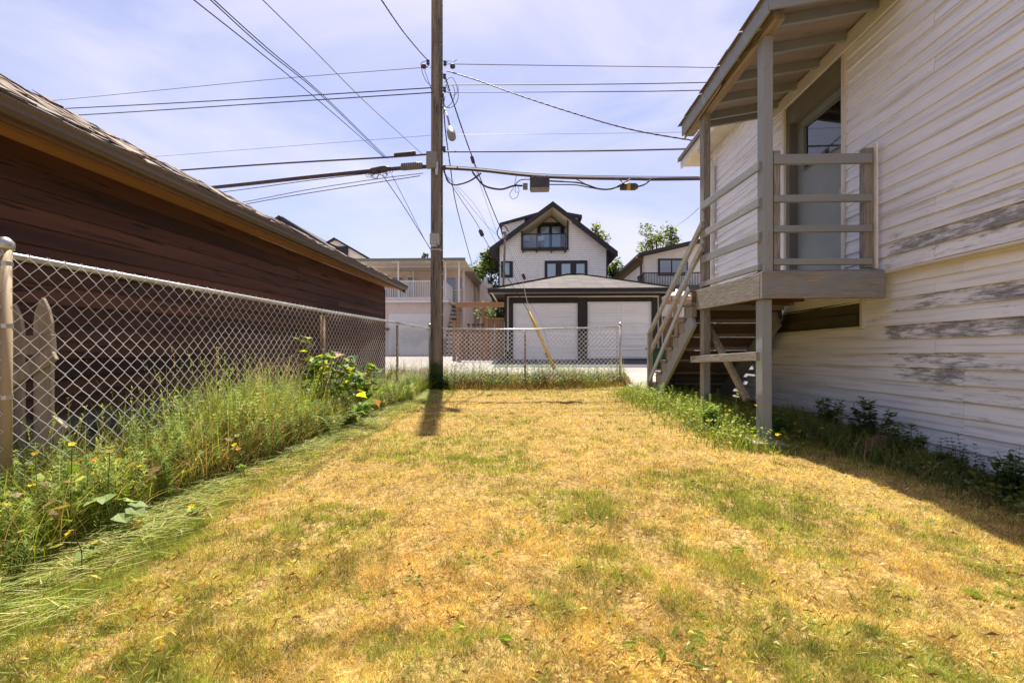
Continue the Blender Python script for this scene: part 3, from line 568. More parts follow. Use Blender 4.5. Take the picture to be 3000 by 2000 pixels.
# drops to the far side of the alley
cable([(1022,176,11.0),(1030,200,11.2),(1060,292,12.5),(1090,375,14),(1125,465,16),(1153,532,18.9)],.012,m_cable,'thick service drop from the pole to the grey mast',tw=True)
cable([(1024,195,11.0),(1050,260,12),(1080,350,13.5),(1105,430,15.5),(1150,560,18.9)],.006,m_cable,'thin line beside the thick service drop to the mast')
cable([(1018,215,11.0),(1022,290,11.6),(1034,380,13),(1050,480,17),(1085,610,24)],.011,m_cable,'twisted service drop from the pole to the beige house roof',tw=True)
cable([(1018,394,11.0),(1050,445,11.4),(1090,505,11.7),(1104,530,11.8)],.008,m_cable,'upper part of the guy wire above its insulator')
cable([(1108,540,11.82),(1150,612,11.9),(1185,668,11.95),(1218,722,12.0)],.008,m_cable,'lower part of the guy wire running into the yellow guard')
cable([(1020,396,11.0),(1070,460,12.6),(1120,520,15),(1157,552,18.9)],.005,m_cable,'thin line from the trunk cable down to the mast top')
cable([(1022,400,11.0),(1090,470,12.3),(1130,540,13),(1190,650,14),(1240,735,15),(1262,800,15.4)],.004,m_cable,'thinnest line passing left of the yellow guy guard')
cable([(1605,478,9.6),(1580,500,14),(1540,530,27)],.006,m_cable,'thin wire from the porch corner down to the far right house')
cable([(1153,540,18.9),(1175,585,17),(1198,640,15),(1210,690,13.5),(1217,718,12.05)],.010,m_cableb,'brown cable from the mast down towards the yellow guard')
for (px,py,px2,py2,y,lab) in ((1102,527,1109,543,11.8,'dark insulator halfway down the guy wire'),(1083,358,1088,376,13.6,'dark connector on the thick service drop near the trunk cable'),(1200,628,1206,642,15.6,'dark connector block in front of the white house window')):
    a=PY(px,py,y);c=PY(px2,py2,y); MB().tube([a,a.lerp(c,.15),a.lerp(c,.85),c],[.02,.055,.055,.02],10).build('insulator',M('insulator_brown',(.08,.06,.05)),smooth=True,label=lab,cat='insulator')
gg=thing('guy_wire_guard',PY(1272,838,12),'yellow plastic guard leaning round the guy wire behind the back fence','guy guard')
a=PY(1215,716,12.02);c=PY(1274,848,12.0); MB().tube([a,a.lerp(c,.4),c],[.035,.045,.05],10).build('guard_tube',m_yellow,gg,smooth=True)
MB().tube([a.lerp(c,.72)+Vector((-.06,-.03,0)),a.lerp(c,.80)+Vector((-.06,-.03,0))],.02,8).build('guard_clamp',m_boxd,gg)
# trunk-cable hardware
sb=thing('splice_box',PY(1240,436,10.95),'black rectangular splice box hung under the trunk cable, right of the pole','splice box')
a=PY(1217,409,10.95);c=PY(1262,437,10.95); MB().box(a[0],c[0],10.85,11.05,c[2],a[2]).build('box_body',m_boxd,sb,bevel=.02)
b=MB()
for px in (1224,1256): p=PY(px,403,10.95); b.beam(p,PY(px,412,10.95),.03,.03)
b.build('hanger',m_boxg,sb)
a=PY(1219,434,10.95);c=PY(1261,438,10.95); MB().box(a[0],c[0],10.84,11.06,c[2],a[2]).build('box_lip',m_boxg,sb,bevel=.004)
a=PY(1201,422,10.95);c=PY(1212,435,10.95); MB().box(a[0],c[0],10.9,11.0,c[2],a[2]).build('tap',m_boxg,sb,bevel=.01)
yb=thing('splice_closure',PY(1445,430,11),'dark closure with a yellow label band hanging under the trunk cable','splice closure')
a=PY(1424,429,11);c=PY(1465,429,11); MB().tube([a,a.lerp(c,.03),a.lerp(c,.85),c],[.06,.085,.085,.05],12).build('closure_body',m_boxd,yb,smooth=True)
MB().tube([a.lerp(c,.35),a.lerp(c,.55)],.089,12).build('label_band',m_yellow,yb,smooth=True)
b=MB(); b.tube(smooth([c,PY(1480,424,11),PY(1495,413,11)],5),.018,6); b.build('pigtail',m_cable,yb,smooth=True)
def closure(px0,py0,px1,py1,r,y,lab,mat):
    t_=thing('splice_closure',PY((px0+px1)/2,max(py0,py1)+3,y),lab,'splice closure'); a=PY(px0,py0,y);c=PY(px1,py1,y)
    MB().tube([a,a.lerp(c,.04),a.lerp(c,.96),c],[r*.5,r,r,r*.5],12).build('closure_body',mat,t_,smooth=True)
    b=MB()
    for k in range(9): b.tube([a.lerp(c,.08+.1*k),a.lerp(c,.10+.1*k)],r*1.06,12)
    b.build('closure_rib',m_boxd,t_)
closure(905,357,955,351,.05,11.1,'slim brown closure on the upper left cable near the pole',m_cableb)
closure(921,384,971,380,.085,11.05,'grey ribbed closure just left of the pole on the trunk cable',m_boxg)
ck=thing('cable_knot',PY(870,408,11.2),'tangled knot of wires and clamps on the left trunk cable','cable joint'); random.seed(5)
a=PY(848,394,11.2);c=PY(895,387,11.2); MB().tube([a,a.lerp(c,.2),a.lerp(c,.8),c],[.05,.085,.08,.05],10).build('clamp',m_boxd,ck)
b=MB()
for k in range(14):
    m=a.lerp(c,random.random()); R=random.uniform(.05,.13); ph=random.random()*6; ax=random.random()
    b.tube([m+Vector((R*math.cos(t*.6+ph),ax*.1*math.sin(t),-.06+R*.9*math.sin(t*.6+ph))) for t in range(10)],.006,4)
b.build('loose_wires',m_cable,ck)
def loops(P,lab,r=.012,n=8): return cable(P,r,m_cable,lab,name='cable_loop',cat='cable',group='looped jumper cables',n=n)
loops([(1020,392,10.95),(1023,402,10.9),(1030,418,10.9),(1050,424,10.9),(1080,415,10.9),(1105,398,10.9)],'thick drip loop under the trunk cable nearest the pole',.02)
loops([(1085,395,10.95),(1098,412,10.9),(1115,428,10.9),(1150,435,10.9),(1180,427,10.9),(1200,427,10.95)],'long jumper loop between drip loop and splice box',.022)
loops([(1262,416,10.95),(1320,419,10.9),(1345,424,10.9),(1375,434,10.9),(1405,434,10.9),(1432,421,10.9),(1448,411,11)],'long jumper loop right of the splice box',.02)
loops([(1262,424,10.95),(1320,425,10.9),(1350,430,10.9),(1378,435,10.9)],'lower jumper joining the loop right of the box',.014)
loops([(1320,410,10.95),(1345,423,10.9)],'short jumper between trunk and right loop',.012)
loops([(1410,409,11),(1428,417,10.9),(1424,428,10.9),(1405,434,10.9)],'small hooked jumper at the right end of the long loop',.01)
loops([(1180,428,10.95),(1195,414,10.9),(1217,412,10.95)],'upper jumper entering the splice box from the left',.012)
loops([(1186,404,10.9),(1180,430,10.85),(1171,446,10.85),(1177,457,10.85),(1188,452,10.85),(1192,436,10.85),(1186,424,10.85),(1183,440,10.85),(1190,442,10.85)],'curled loose wire hanging under the trunk cable',.006)
loops([(1040,196,11),(1045,215,10.9),(1038,235,10.9),(1026,247,10.9),(1020,238,10.9),(1022,222,11)],'inner of two large wire curls right of the pole',.008)
loops([(1052,198,11),(1052,225,10.9),(1044,242,10.9),(1030,248,10.9),(1020,240,10.9),(1018,224,11)],'outer of two large wire curls right of the pole',.008)
loops([(1020,190,11),(1036,178,10.9),(1047,192,10.9),(1050,212,10.9),(1040,220,10.9)],'thin jumper between the top two wires right of the pole',.006)
loops([(985,140,10.9),(968,145,10.8),(970,165,10.8),(978,185,10.8),(992,200,11)],'thin drip loop left of the pole top',.007)
loops([(988,150,10.9),(976,160,10.8),(981,178,10.8),(987,196,10.8),(993,212,11)],'second thin drip loop left of the pole top',.006)
loops([(1024,150,10.95),(1030,140,10.9),(1040,143,10.9),(1050,137,10.9)],'short bent wire at the right pole top',.007)
loops([(1168,532,18.8),(1160,520,18.8),(1148,520,18.8),(1142,534,18.8),(1148,548,18.8),(1162,548,18.8),(1168,540,18.8)],'round coil of cable at the mast head',.022)
loops([(1002,560,10.85),(1010,566,10.8),(1014,548,10.85),(1012,536,10.95)],'short wire loop at the lower pole box',.008)
for k,(px,py) in enumerate(((968,153),(1034,153))):
    a=PY(px,py,10.95); MB().tube([a,a+Vector((.03,0,0)),a+Vector((.09,0,0)),a+Vector((.12,0,0))],[.03,.055,.055,.03],10).build('insulator',m_cableb,label=('brown strain insulator left of the pole top','brown strain insulator right of the pole top')[k],cat='insulator')
# ---------------------------------------------------------------- buildings across the alley
def wallpoly(poly,y,d,name,mat,par): return MB().prism([PY(px,py,y) for px,py in poly],(0,d,0)).build(name,mat,par)
def rect(par,name,px0,px1,py0,py1,y,d,mat,**kw):
    a=PY(px0,py0,y);c=PY(px1,py1,y); return MB().box(a[0],c[0],y,y+d,c[2],a[2]).build(name,mat,par,**kw)
def Mshing(name,c1,c2,w=.14,h=.16,mort=.012):
    m=bpy.data.materials.new(name); m.use_nodes=True; n=m.node_tree.nodes; l=m.node_tree.links.new; b=n['Principled BSDF']; b.inputs['Roughness'].default_value=.8
    g=n.new('ShaderNodeNewGeometry'); s=n.new('ShaderNodeSeparateXYZ'); l(g.outputs['Position'],s.inputs[0]); ad=n.new('ShaderNodeMath'); l(s.outputs[0],ad.inputs[0]); l(s.outputs[1],ad.inputs[1])
    cb=n.new('ShaderNodeCombineXYZ'); l(ad.outputs[0],cb.inputs[0]); l(s.outputs[2],cb.inputs[1])
    br=n.new('ShaderNodeTexBrick'); br.inputs['Scale'].default_value=1; br.inputs['Brick Width'].default_value=w; br.inputs['Row Height'].default_value=h; br.inputs['Mortar Size'].default_value=mort; br.inputs['Mortar Smooth'].default_value=.3
    br.inputs['Color1'].default_value=(*c1,1); br.inputs['Color2'].default_value=(*c2,1); br.inputs['Mortar'].default_value=(*[x*.55 for x in c2],1); l(cb.outputs[0],br.inputs['Vector'])
    l(br.outputs[0],b.inputs['Base Color']); bp=n.new('ShaderNodeBump'); bp.inputs['Distance'].default_value=.02; bp.invert=True; l(br.outputs['Fac'],bp.inputs['Height']); l(bp.outputs[0],b.inputs['Normal']); return m
m_black=M('black_trim',(.022,.021,.024),(.03,.029,.032),4,rough=.55,bump=.1,var=.05)
m_wsh=Mshing('white_shingles',(.87,.87,.87),(.80,.80,.80),.15,.145,.009)
m_rsh=Mshing('brown_roof_shingles',(.13,.09,.072),(.035,.026,.022),.62,.10,.022)
m_bsh=M('black_roof',(.035,.033,.04),(.05,.048,.055),5,bump=.4)
m_stucco=M('white_stucco',(.78,.76,.72),(.70,.68,.64),3,bump=.4,fine=70,var=.02)
YH=31.0
wh=thing('white_shingle_house',PY(1270,817,YH+3),'tall white shingled house with steep black gable roof and small balcony','house')
wp=[(1146,830),(1394,830),(1394,574),(1306,500),(1304,572),(1198,572),(1198,517),(1146,557)]
wallpoly([(1146,830),(1394,830),(1394,572),(1146,572)],YH,.3,'wall',m_wsh,wh)
wallpoly([(1146,572),(1198,572),(1198,524),(1146,562)],YH,.3,'wall',m_wsh,wh); wallpoly([(1304,572),(1394,572),(1394,566),(1304,495)],YH,.3,'wall',m_wsh,wh)
a=PY(1146,830,YH);c=PY(1394,572,YH); MB().box(a[0]+.02,c[0]-.02,YH+.3,YH+13,a[2],c[2]-.02).build('body',m_wsh,wh)
# recessed balcony back wall and lining
m_cream=M('cream_soffit',(.78,.72,.58),(.72,.66,.54),2,bump=.05)
wallpoly([(1198,572),(1304,572),(1304,500),(1270,468),(1198,520)],YH+1.9,.2,'wall',m_wsh,wh)
wallpoly([(1207,571),(1238,571),(1238,520),(1207,541)],YH+1.86,.03,'balcony_wall',m_cream,wh)
# main roof: two slopes with black fascia
ap=PY(1270,463,YH-.5); le=PY(1124,570,YH-.5); re=PY(1419,578,YH-.5); th=Vector((0,0,-.24)); dep=(0,13.5,0)
MB().prism([ap,le,le+th,ap+th],dep).build('roof',m_bsh,wh); MB().prism([ap,re,re+th,ap+th],dep).build('roof',m_bsh,wh)
for e in (le,re):
    f=Vector((0,0,-.36)); MB().prism([ap+Vector((0,-.04,.02)),e+Vector((0,-.04,.02)),e+f+Vector((0,-.04,0)),ap+f+Vector((0,-.04,0))],(0,.05,0)).build('fascia',m_black,wh)
lin=lambda e,k:ap.lerp(e,k)
MB().prism([ap+Vector((0,.0,-.27)),lin(le,.5)+Vector((0,0,-.27)),lin(le,.5)+Vector((0,0,-.33)),ap+Vector((0,0,-.33))],(0,2.3,0)).build('soffit',m_cream,wh)
MB().prism([ap+Vector((0,.0,-.27)),lin(re,.3)+Vector((0,0,-.27)),lin(re,.3)+Vector((0,0,-.33)),ap+Vector((0,0,-.33))],(0,2.3,0)).build('soffit',m_cream,wh)
# shed dormers
for (poly,wl) in (([(1147,512),(1240,486),(1240,492),(1147,517.5)],[(1153,560),(1153,516),(1205,503),(1205,530)]),([(1296,486),(1337,493.5),(1337,501),(1296,494)],[(1300,500),(1326,501),(1326,512),(1315,512)])):
    MB().prism([PY(px,py,YH+1.2) for px,py in poly],(0,6,0)).build('dormer_roof',m_bsh,wh); MB().prism([PY(px,py,YH+1.4) for px,py in wl],(0,5.5,0)).build('dormer_wall',m_wsh,wh)
rect(wh,'corner_board',1144.5,1147.5,560,660,YH-.03,.05,m_black); rect(wh,'corner_board',1392.5,1396,575,660,YH-.03,.05,m_black)
rect(wh,'balcony_trim',1197,1201,519,574,YH-.06,.08,m_black); rect(wh,'balcony_trim',1302.5,1306,496,574,YH-.06,.08,m_black)
bal=rect(wh,'balcony_floor',1199,1303,569.5,574,YH-.25,2.2,m_black)
rect(wh,'balcony_rail',1201,1301,536.3,538,YH-.22,.05,m_black)
for px in (1201,1232.5,1266,1298.5):
    rect(wh,'balcony_bracket',px-1.3,px+1.3,574,579,YH-.25,.3,m_black); rect(wh,'balcony_post',px-.6,px+.6,538,570,YH-.22,.05,m_black)
rect(wh,'glass_panel',1203,1299,539.5,567,YH-.20,.012,Mclear('rail_glass',(.78,.84,.9),.97))
def framed(par,px0,px1,py0,py1,y,panes,fm,gm,name='window',rev=.06):
    fr=rect(par,name,px0,px1,py0,py1,y-.05,.06,fm)
    for (a,c,d,e) in panes: rect(fr,'pane',a,c,d,e,y-.075,.02,gm)
    return fr
m_gsky=Mglass('sky_glass',(.22,.33,.42),.04)
y2=YH+1.88; dd=rect(wh,'balcony_door',1234,1296,513,571,y2-.1,.08,m_black)
for (a,c) in ((1242,1261),(1268,1287)):
    rect(dd,'pane',a,c,521,569,y2-.125,.02,m_gsky)
wallpoly([(1234,513),(1296,513),(1268,494),(1262,494)],y2-.05,.05,'gable_panel',m_cream,wh)
for q in (((1262,492),(1205,538)),((1262,492),(1302,522)),((1240,514),(1292,514))):
    MB().beam(PY(*q[0],y2-.15),PY(*q[1],y2-.15),.12,.16).build('gable_trim',m_black,wh)
framed(wh,1151,1178,600,637,YH,[(1158,1170,604,631)],m_black,m_gsky)
framed(wh,1251,1349.5,598.6,650,YH,[(1257.5,1276,606,648),(1290,1310,606,648),(1324,1342.5,606,648)],m_black,m_gsky)
# white chairs on the balcony
for i,(px,lab) in enumerate(((1209,'white outdoor chair on the balcony beside the left railing post'),(1243,'white outdoor chair on the balcony in front of the glass door'))):
    p=PY(px,569,YH+.35); ch=thing('balcony_chair',p,lab,'chair','chairs on the balcony'); s=1; m_w=M('white_resin',(.8,.8,.8))
    MB().box(p[0]-.24,p[0]+.24,p[1]-.22,p[1]+.22,p[2]+.40,p[2]+.44).build('seat',m_w,ch); MB().box(p[0]-.22,p[0]+.22,p[1]+.22,p[1]+.25,p[2]+.44,p[2]+.85).build('backrest',m_w,ch)
    for sx in (-.22,.22):
        for sy in (-.2,.2): MB().tube([p+Vector((sx,sy,0)),p+Vector((sx*.95,sy*.95,.40))],.02,6).build('leg',m_w,ch)
    for sx in (-.25,.25): MB().box(p[0]+sx-.02,p[0]+sx+.02,p[1]-.2,p[1]+.22,p[2]+.62,p[2]+.65).build('armrest',m_w,ch)
# mast
ms=thing('service_mast',PY(1157,650,19),'pale grey conduit mast rising behind the garage roof corner','mast')
a=PY(1160.5,537,19); MB().tube([PY(1156,660,19),a,a+Vector((.0,0,.05)),a+Vector((-.06,0,.07)),a+Vector((-.14,0,.02))],[.045,.045,.06,.06,.05],10).build('conduit',m_boxg,ms,smooth=True)
# double garage
dg=thing('double_garage',PY(1340,829,18.5),'dark-trimmed double garage with two white panelled doors facing the alley','garage')
YG=17.0; YE=16.55
m_dtrim=M('charcoal_trim',(.022,.018,.020),(.032,.026,.028),5,rough=.6,bump=.2,var=.05)
A0=PY(1159,677,YG);A1=PY(1519,677,YG); zb=-.45
b=MB(); b.box(A0[0],A1[0],YG+.06,23,zb,2.22); b.build('wall',m_dtrim,dg)
D=[(1178.4,1327.2,695.5,828.5),(1349.4,1497.4,692,823.5)]
m_ddoor=M('white_garage_door',(.86,.86,.87),(.80,.80,.81),2,rough=.5,bump=.05,var=.02)
def slab(px0,px1,py0,py1,y,d,name,mat): return rect(dg,name,px0,px1,py0,py1,y,d,mat)
slab(1159,1164.4,676,850,YG-.04,.1,'corner_board',m_dtrim); slab(1514.5,1520,676,850,YG-.04,.1,'corner_board',m_dtrim)
slab(1164.4,1168.6,679,806,YG,.06,'siding_strip',m_cream); slab(1510.5,1514.5,678,850,YG,.06,'siding_strip',m_cream); slab(1168.6,1510.5,678.6,683,YG,.06,'siding_strip',m_cream)
slab(1159,1520,668,678.4,YG-.02,.08,'header_board',m_dtrim)
slab(1168.6,1178.4,683,850,YG-.05,.11,'door_trim',m_dtrim); slab(1327.2,1349.4,683,850,YG-.05,.11,'door_trim',m_dtrim); slab(1497.4,1510.5,683,850,YG-.05,.11,'door_trim',m_dtrim)
slab(1178.4,1327.2,683,695.5,YG-.03,.09,'door_trim',m_dtrim); slab(1349.4,1497.4,683,692,YG-.03,.09,'door_trim',m_dtrim)
for i,(x0,x1,y0,y1) in enumerate(D):
    a=PY(x0,y0,YG+.02);c=PY(x1,y1,YG+.02)
    g=MB().box(a[0],c[0],YG+.045,YG+.06,c[2],a[2]).build('garage_door',m_ddoor,dg)
    n=5; hh=(a[2]-c[2])/n; ww=(c[0]-a[0])
    for k in range(n):
        z0=c[2]+k*hh; MB().box(a[0]+.004,c[0]-.004,YG+.02,YG+.045,z0+.011,z0+hh-.011).build('door_section',m_ddoor,g)
        for j in range(2):
            xa=a[0]+.09+j*(ww/2-.02); xb=xa+ww/2-.16; fr=MB()
            for (q0,q1,r0,r1) in ((xa,xb,z0+.07,z0+.095),(xa,xb,z0+hh-.095,z0+hh-.07),(xa,xa+.025,z0+.095,z0+hh-.095),(xb-.025,xb,z0+.095,z0+hh-.095)): fr.box(q0,q1,YG-.002,YG+.02,r0,r1)
            fr.build('raised_panel',m_ddoor,g)
    MB().box(a[0],c[0],YG-.1,YG+.045,c[2]-.35,c[2]).build('threshold',M('dark_asphalt',(.06,.058,.065)),dg)
grid(np.linspace(A0[0]-.2,A1[0]+.3,20),np.linspace(14.3,17.1,10),lambda x,y:gz(x,y,False),'asphalt_and_shade_apron',M('asphalt_with_garage_shade',(.07,.068,.08),(.05,.048,.06),4,bump=.4,var=0),dz=.02,kind='structure')  # asphalt apron, its dark colour and reach also painting in the garage's shade strip
e0=PY(1121,663.5,YE);e1=PY(1549,659.5,YE); zE=(e0[2]+e1[2])/2; yb=23.5; rx0,rx1=PY(1300,630.5,20)[0],PY(1340,630.5,20)[0]; zr=PY(1320,630.5,20)[2]
P=[(e0[0],YE,e0[2]),(e1[0],YE,e1[2]),(e1[0],yb,e1[2]),(e0[0],yb,e0[2]),(rx0,20,zr),(rx1,20,zr)]
MB().add(P,[(0,1,5,4),(1,2,5),(2,3,4,5),(3,0,4),(0,3,2,1)]).build('roof',m_rsh,dg)
def caps(p,q,n):
    for i in range(n):
        a=Vector(p).lerp(Vector(q),i/n); c=Vector(p).lerp(Vector(q),(i+1.05)/n); MB().beam(a+Vector((0,0,.025)),c+Vector((0,0,.012)),.26,.02).build('ridge_cap',M('ridge_cap',(.12,.10,.09),(.07,.06,.055),var=.3),dg)
caps(P[0],P[4],22); caps(P[1],P[5],24); caps((rx0,20,zr),(rx1,20,zr),3)
MB().box(e0[0],e1[0],YE-.12,YE+.0,zE-.14,zE-.005).build('gutter',m_dtrim,dg,bevel=.01)
MB().box(e0[0]+.02,e1[0]-.02,YE,YG+.05,zE-.15,zE-.13).build('soffit',M('grey_soffit',(.3,.28,.27)),dg)
MB().box(e0[0]-.02,e0[0]+.0,YE,yb,zE-.14,zE-.0).build('fascia',m_dtrim,dg); MB().box(e1[0],e1[0]+.02,YE,yb,zE-.14,zE-.0).build('fascia',m_dtrim,dg)
a=PY(1137,688,16.9); MB().tube([PY(1127,667,16.6),PY(1142,694,17)],.035,8).build('downspout',m_cream,dg)
# arbour and cedar fence beside the garage
m_cedar=M('cedar_board',(.34,.20,.12),(.20,.115,.07),9,axis=2,bump=.3,var=.2); m_cedarx=M('cedar_beam',(.48,.27,.15),(.34,.19,.10),7,axis=0,bump=.3)
ar=thing('garden_arbour',PY(1100,830,16.8),'cedar arbour with flat beam between the pole and the double garage','arbour')
rect(ar,'beam',1047,1158,694,705,16.7,.12,m_cedarx,bevel=.008); rect(ar,'post',1048.5,1056,705,832,16.75,.12,m_cedar,bevel=.008); rect(ar,'post',1107.5,1113.5,705,832,17.4,.12,m_cedar)
cf=thing('cedar_fence',PY(1100,830,17),'cedar board fence with dark post caps left of the double garage','fence')
for i in range(10):
    px=1057+i*5.3; rect(cf,'fence_board',px,px+5.0,756+random.uniform(-1,1),838,16.95,.02,m_cedar)
for i in range(8):
    px=1114+i*5.5; rect(cf,'fence_board',px,px+5.2,733,838,17.1,.02,m_cedar)
rect(cf,'fence_cap',1113,1158.5,730,733,17.06,.1,m_cedarx)
p0=rect(cf,'fence_post',1039,1046.5,735,838,16.8,.12,m_cedar); rect(p0,'post_cap',1038,1047.5,731,735,16.78,.16,m_black)
for px in (1076,1087,1098,1107): q=rect(cf,'fence_post',px-2.2,px+2.2,747,760,16.9,.08,m_cedar); rect(q,'post_cap',px-3,px+3,743.5,747,16.88,.12,m_black)
rect(cf,'fence_rail',1044,1158,826,830,16.9,.05,m_trimw)
# beige house
bh=thing('beige_house',PY(950,814,27),'beige two-storey house with white balcony railing and corrugated patio cover','house')
m_bei=M('beige_stucco',(.70,.60,.55),(.62,.53,.48),3,bump=.3,fine=60,var=.02); m_white=M('white_enamel',(.78,.77,.75),(.72,.71,.69),4,rough=.5,bump=.05,var=.04)
YB=24.0
a=PY(800,690,YB);c=PY(1024,830,YB); MB().box(a[0],c[0],YB,YB+2.6,c[2],a[2]).build('garage_wall',m_bei,bh)
a=PY(800,622,YB+2.3);c=PY(1064,830,YB+2.3); MB().box(a[0],c[0],YB+2.3,YB+14,c[2],a[2]).build('wall',m_bei,bh)
for i in range(26):
    y=YB+2.5+i*.45; MB().box(c[0],c[0]+.03,y,y+.05,-.2,a[2]-.02).build('batten',m_bei,bh)
fr=rect(bh,'garage_door',893,1006,721,822,YB-.04,.05,m_white)
for k in range(5): rect(fr,'door_section',896,1004,724+k*18.4,724+k*18.4+17.4,YB-.06,.02,m_white)
rect(bh,'balcony_floor',795,1028,685,691,YB-.25,2.6,m_bei); rect(bh,'balcony_edge',795,1030,691,694,YB-.28,.25,m_white)
def bars(y,px0,px1,py0,py1,n,mat,par,w=.05,name='baluster',r=.03):
    a=PY(px0,py0,y);c=PY(px1,py1,y); MB().box(a[0],c[0],y-.03,y+.03,a[2]-.05,a[2]).build('top_rail',mat,par); MB().box(a[0],c[0],y-.02,y+.02,c[2],c[2]+.04).build('bottom_rail',mat,par)
    for i in range(n):
        x=a[0]+(c[0]-a[0])*(i+.5)/n; MB().box(x-w/2,x+w/2,y-.012,y+.012,c[2]+.04,a[2]-.05).build(name,mat,par)
bars(YB-.2,795,1021,646,684,56,m_white,bh,.03); bars(YB+2.2,1034,1063,665,698,8,m_white,bh,.03)
pa=PY(1021,646,YB-.2);pb=PY(1021,684,YB-.2)
MB().box(pa[0],pa[0]+.04,YB-.2,YB+2.2,pb[2],pa[2]).build('side_panel',m_white,bh)
for px,y in ((842,YB-.15),(914.5,YB-.15),(1054,YB-.15),(949.5,YB+2.1),(1065,YB+2.1),(1023,YB-.15)): rect(bh,'patio_post',px-1.6,px+1.6,594,684 if px<1030 else 745,y,.08,m_white)
# corrugated patio roof
z0=PY(1000,593.5,YB-.6)[2]; x0=PY(796,593,YB-.6)[0]; x1=PY(1069,593,YB-.6)[0]; n=70; V=[];Fq=[]
for i in range(n+1):
    for j,(y,z) in enumerate(((YB-.6,z0),(YB+2.5,z0+.0))): V.append((x0+(x1-x0)*i/n,y,z-.10+(.035 if i%2 else 0)+(-.05 if j else 0)))
for i in range(n): Fq.append((2*i,2*i+1,2*i+3,2*i+2))
MB().add(V,Fq).build('patio_roof',m_trimw,bh)
MB().box(x0,x1,YB-.66,YB-.6,z0-.12,z0+.02).build('roof_edge',m_boxg,bh); MB().box(x0,x1,YB+.9,YB+1.0,z0-.16,z0-.06).build('roof_beam',m_white,bh)
for px0,px1,py0,py1 in ((902,919,597,600.5),(863,893,604,614),(977,993,597,600),(954,982,604,613),(892,915,619,624.5),(972,994,619,624.5)):
    t=(py0+py1)/2; y=YB-.5+(t-595)/30*2.4; aa=PY(px0,t,y);cc=PY(px1,t,y); MB().box(aa[0],cc[0],y-.3,y+.3,z0-.135+(y-YB+.6)*.08,z0-.125+(y-YB+.6)*.08).build('skylight',M('skylight_panel',(.9,.85,.8)),bh)
for (px0,px1,py0,py1) in ((880,925,636,684),(935,950,636,690),(1024,1048,637,700),(1055,1062,637,665)):
    f=rect(bh,'window',px0,px1,py0,py1,YB+2.24,.06,m_white); rect(f,'pane',px0+1.2,px1-1.2,py0+1.5,py1-1.5,YB+2.22,.02,m_glass)
MB().prism([(x0,YB+2.5,z0-.16),(x1+.02,YB+2.5,z0-.16),(x1+.02,YB+2.5,z0-.02),(x0,YB+2.5,z0-.02)],(0,12,0)).build('roof',m_boxg,bh)
ch=PY(1115,660,31); MB().box(ch[0]-.4,ch[0]+.4,31,31.8,-.3,4.7).build('chimney',m_bei,bh); MB().tube([(ch[0],31.3,4.7),(ch[0],31.3,5.2)],.12,10).build('chimney_vent',m_metal,bh)
for i in range(12):
    z=2.65-i*.24; y=YB+2.0-i*.25; x=PY(1036,700,YB+1)[0]; MB().box(x-.45,x+.45,y-.14,y+.14,z-.05,z).build('stair_tread',m_boxd,bh)
MB().box(x-.5,x-.45,YB-1,YB+2.2,-.3,2.6).build('stair_wall',m_bei,bh)
p=PY(917,757-.0,YB); q=PY(922,756,YB); w_=PY(916,756,YB)
p=PY(918-29,757-0,YB-.05)
lampp=PY(917*0+915,757,YB)
MB().tube([PY(886,757,YB),PY(886,757,YB)+Vector((.05,-.12,.05)),PY(890,755,YB)+Vector((.1,-.18,-.05))],[.05,.05,.07],8).build('wall_lamp',m_boxd,bh)
# far-left house
fh=thing('far_gable_house',PY(720,600,34),'far house with tan shingle roof and dark rake, seen over the shake roof','house')
YF=34
MB().prism([PY(642,499,YF),PY(648,501,YF),PY(800,598,YF),PY(800,640,YF),PY(560,640,YF),PY(560,560,YF)],(0,9,0)).build('wall',m_bei,fh)
a=PY(640,494,YF-.4);c=PY(812,600,YF-.4)
MB().prism([a,c,c+Vector((0,0,-.35)),a+Vector((0,0,-.35))],(0,.1,0)).build('rake_board',m_black,fh)
MB().prism([PY(647,496,YF-.3),PY(800,592,YF-.3),PY(812,600,YF-.3),PY(690,600,YF-.3)],(0,.03,0)).build('roof',M('tan_shingles',(.34,.28,.25),(.24,.2,.18),8,bump=.4),fh)
MB().prism([PY(640,494,YF-.3),PY(812,600,YF-.3),PY(812,605,YF-.3),PY(640,499,YF-.3)],(0,9.5,0)).build('roof_slope',m_bsh,fh)
MB().prism([PY(640,494,YF-.5),PY(560,552,YF-.5),PY(560,560,YF-.5),PY(640,501,YF-.5)],(0,9.6,0)).build('roof_slope',m_bsh,fh)
MB().prism([PY(768,548,YF-.6),PY(752,556,YF-.6),PY(800,575,YF-.6),PY(800,593,YF-.6),PY(842,593,YF-.6)],(0,3,0)).build('dormer',m_white,fh)
MB().prism([PY(767,545,YF-.8),PY(748,556,YF-.8),PY(750,558,YF-.8),PY(768,550,YF-.8),PY(843,594,YF-.8),PY(847,591,YF-.8)],(0,3.2,0)).build('dormer_roof',m_black,fh)
rect(fh,'dormer_window',770,799,566,590,YF-.72,.06,m_black)
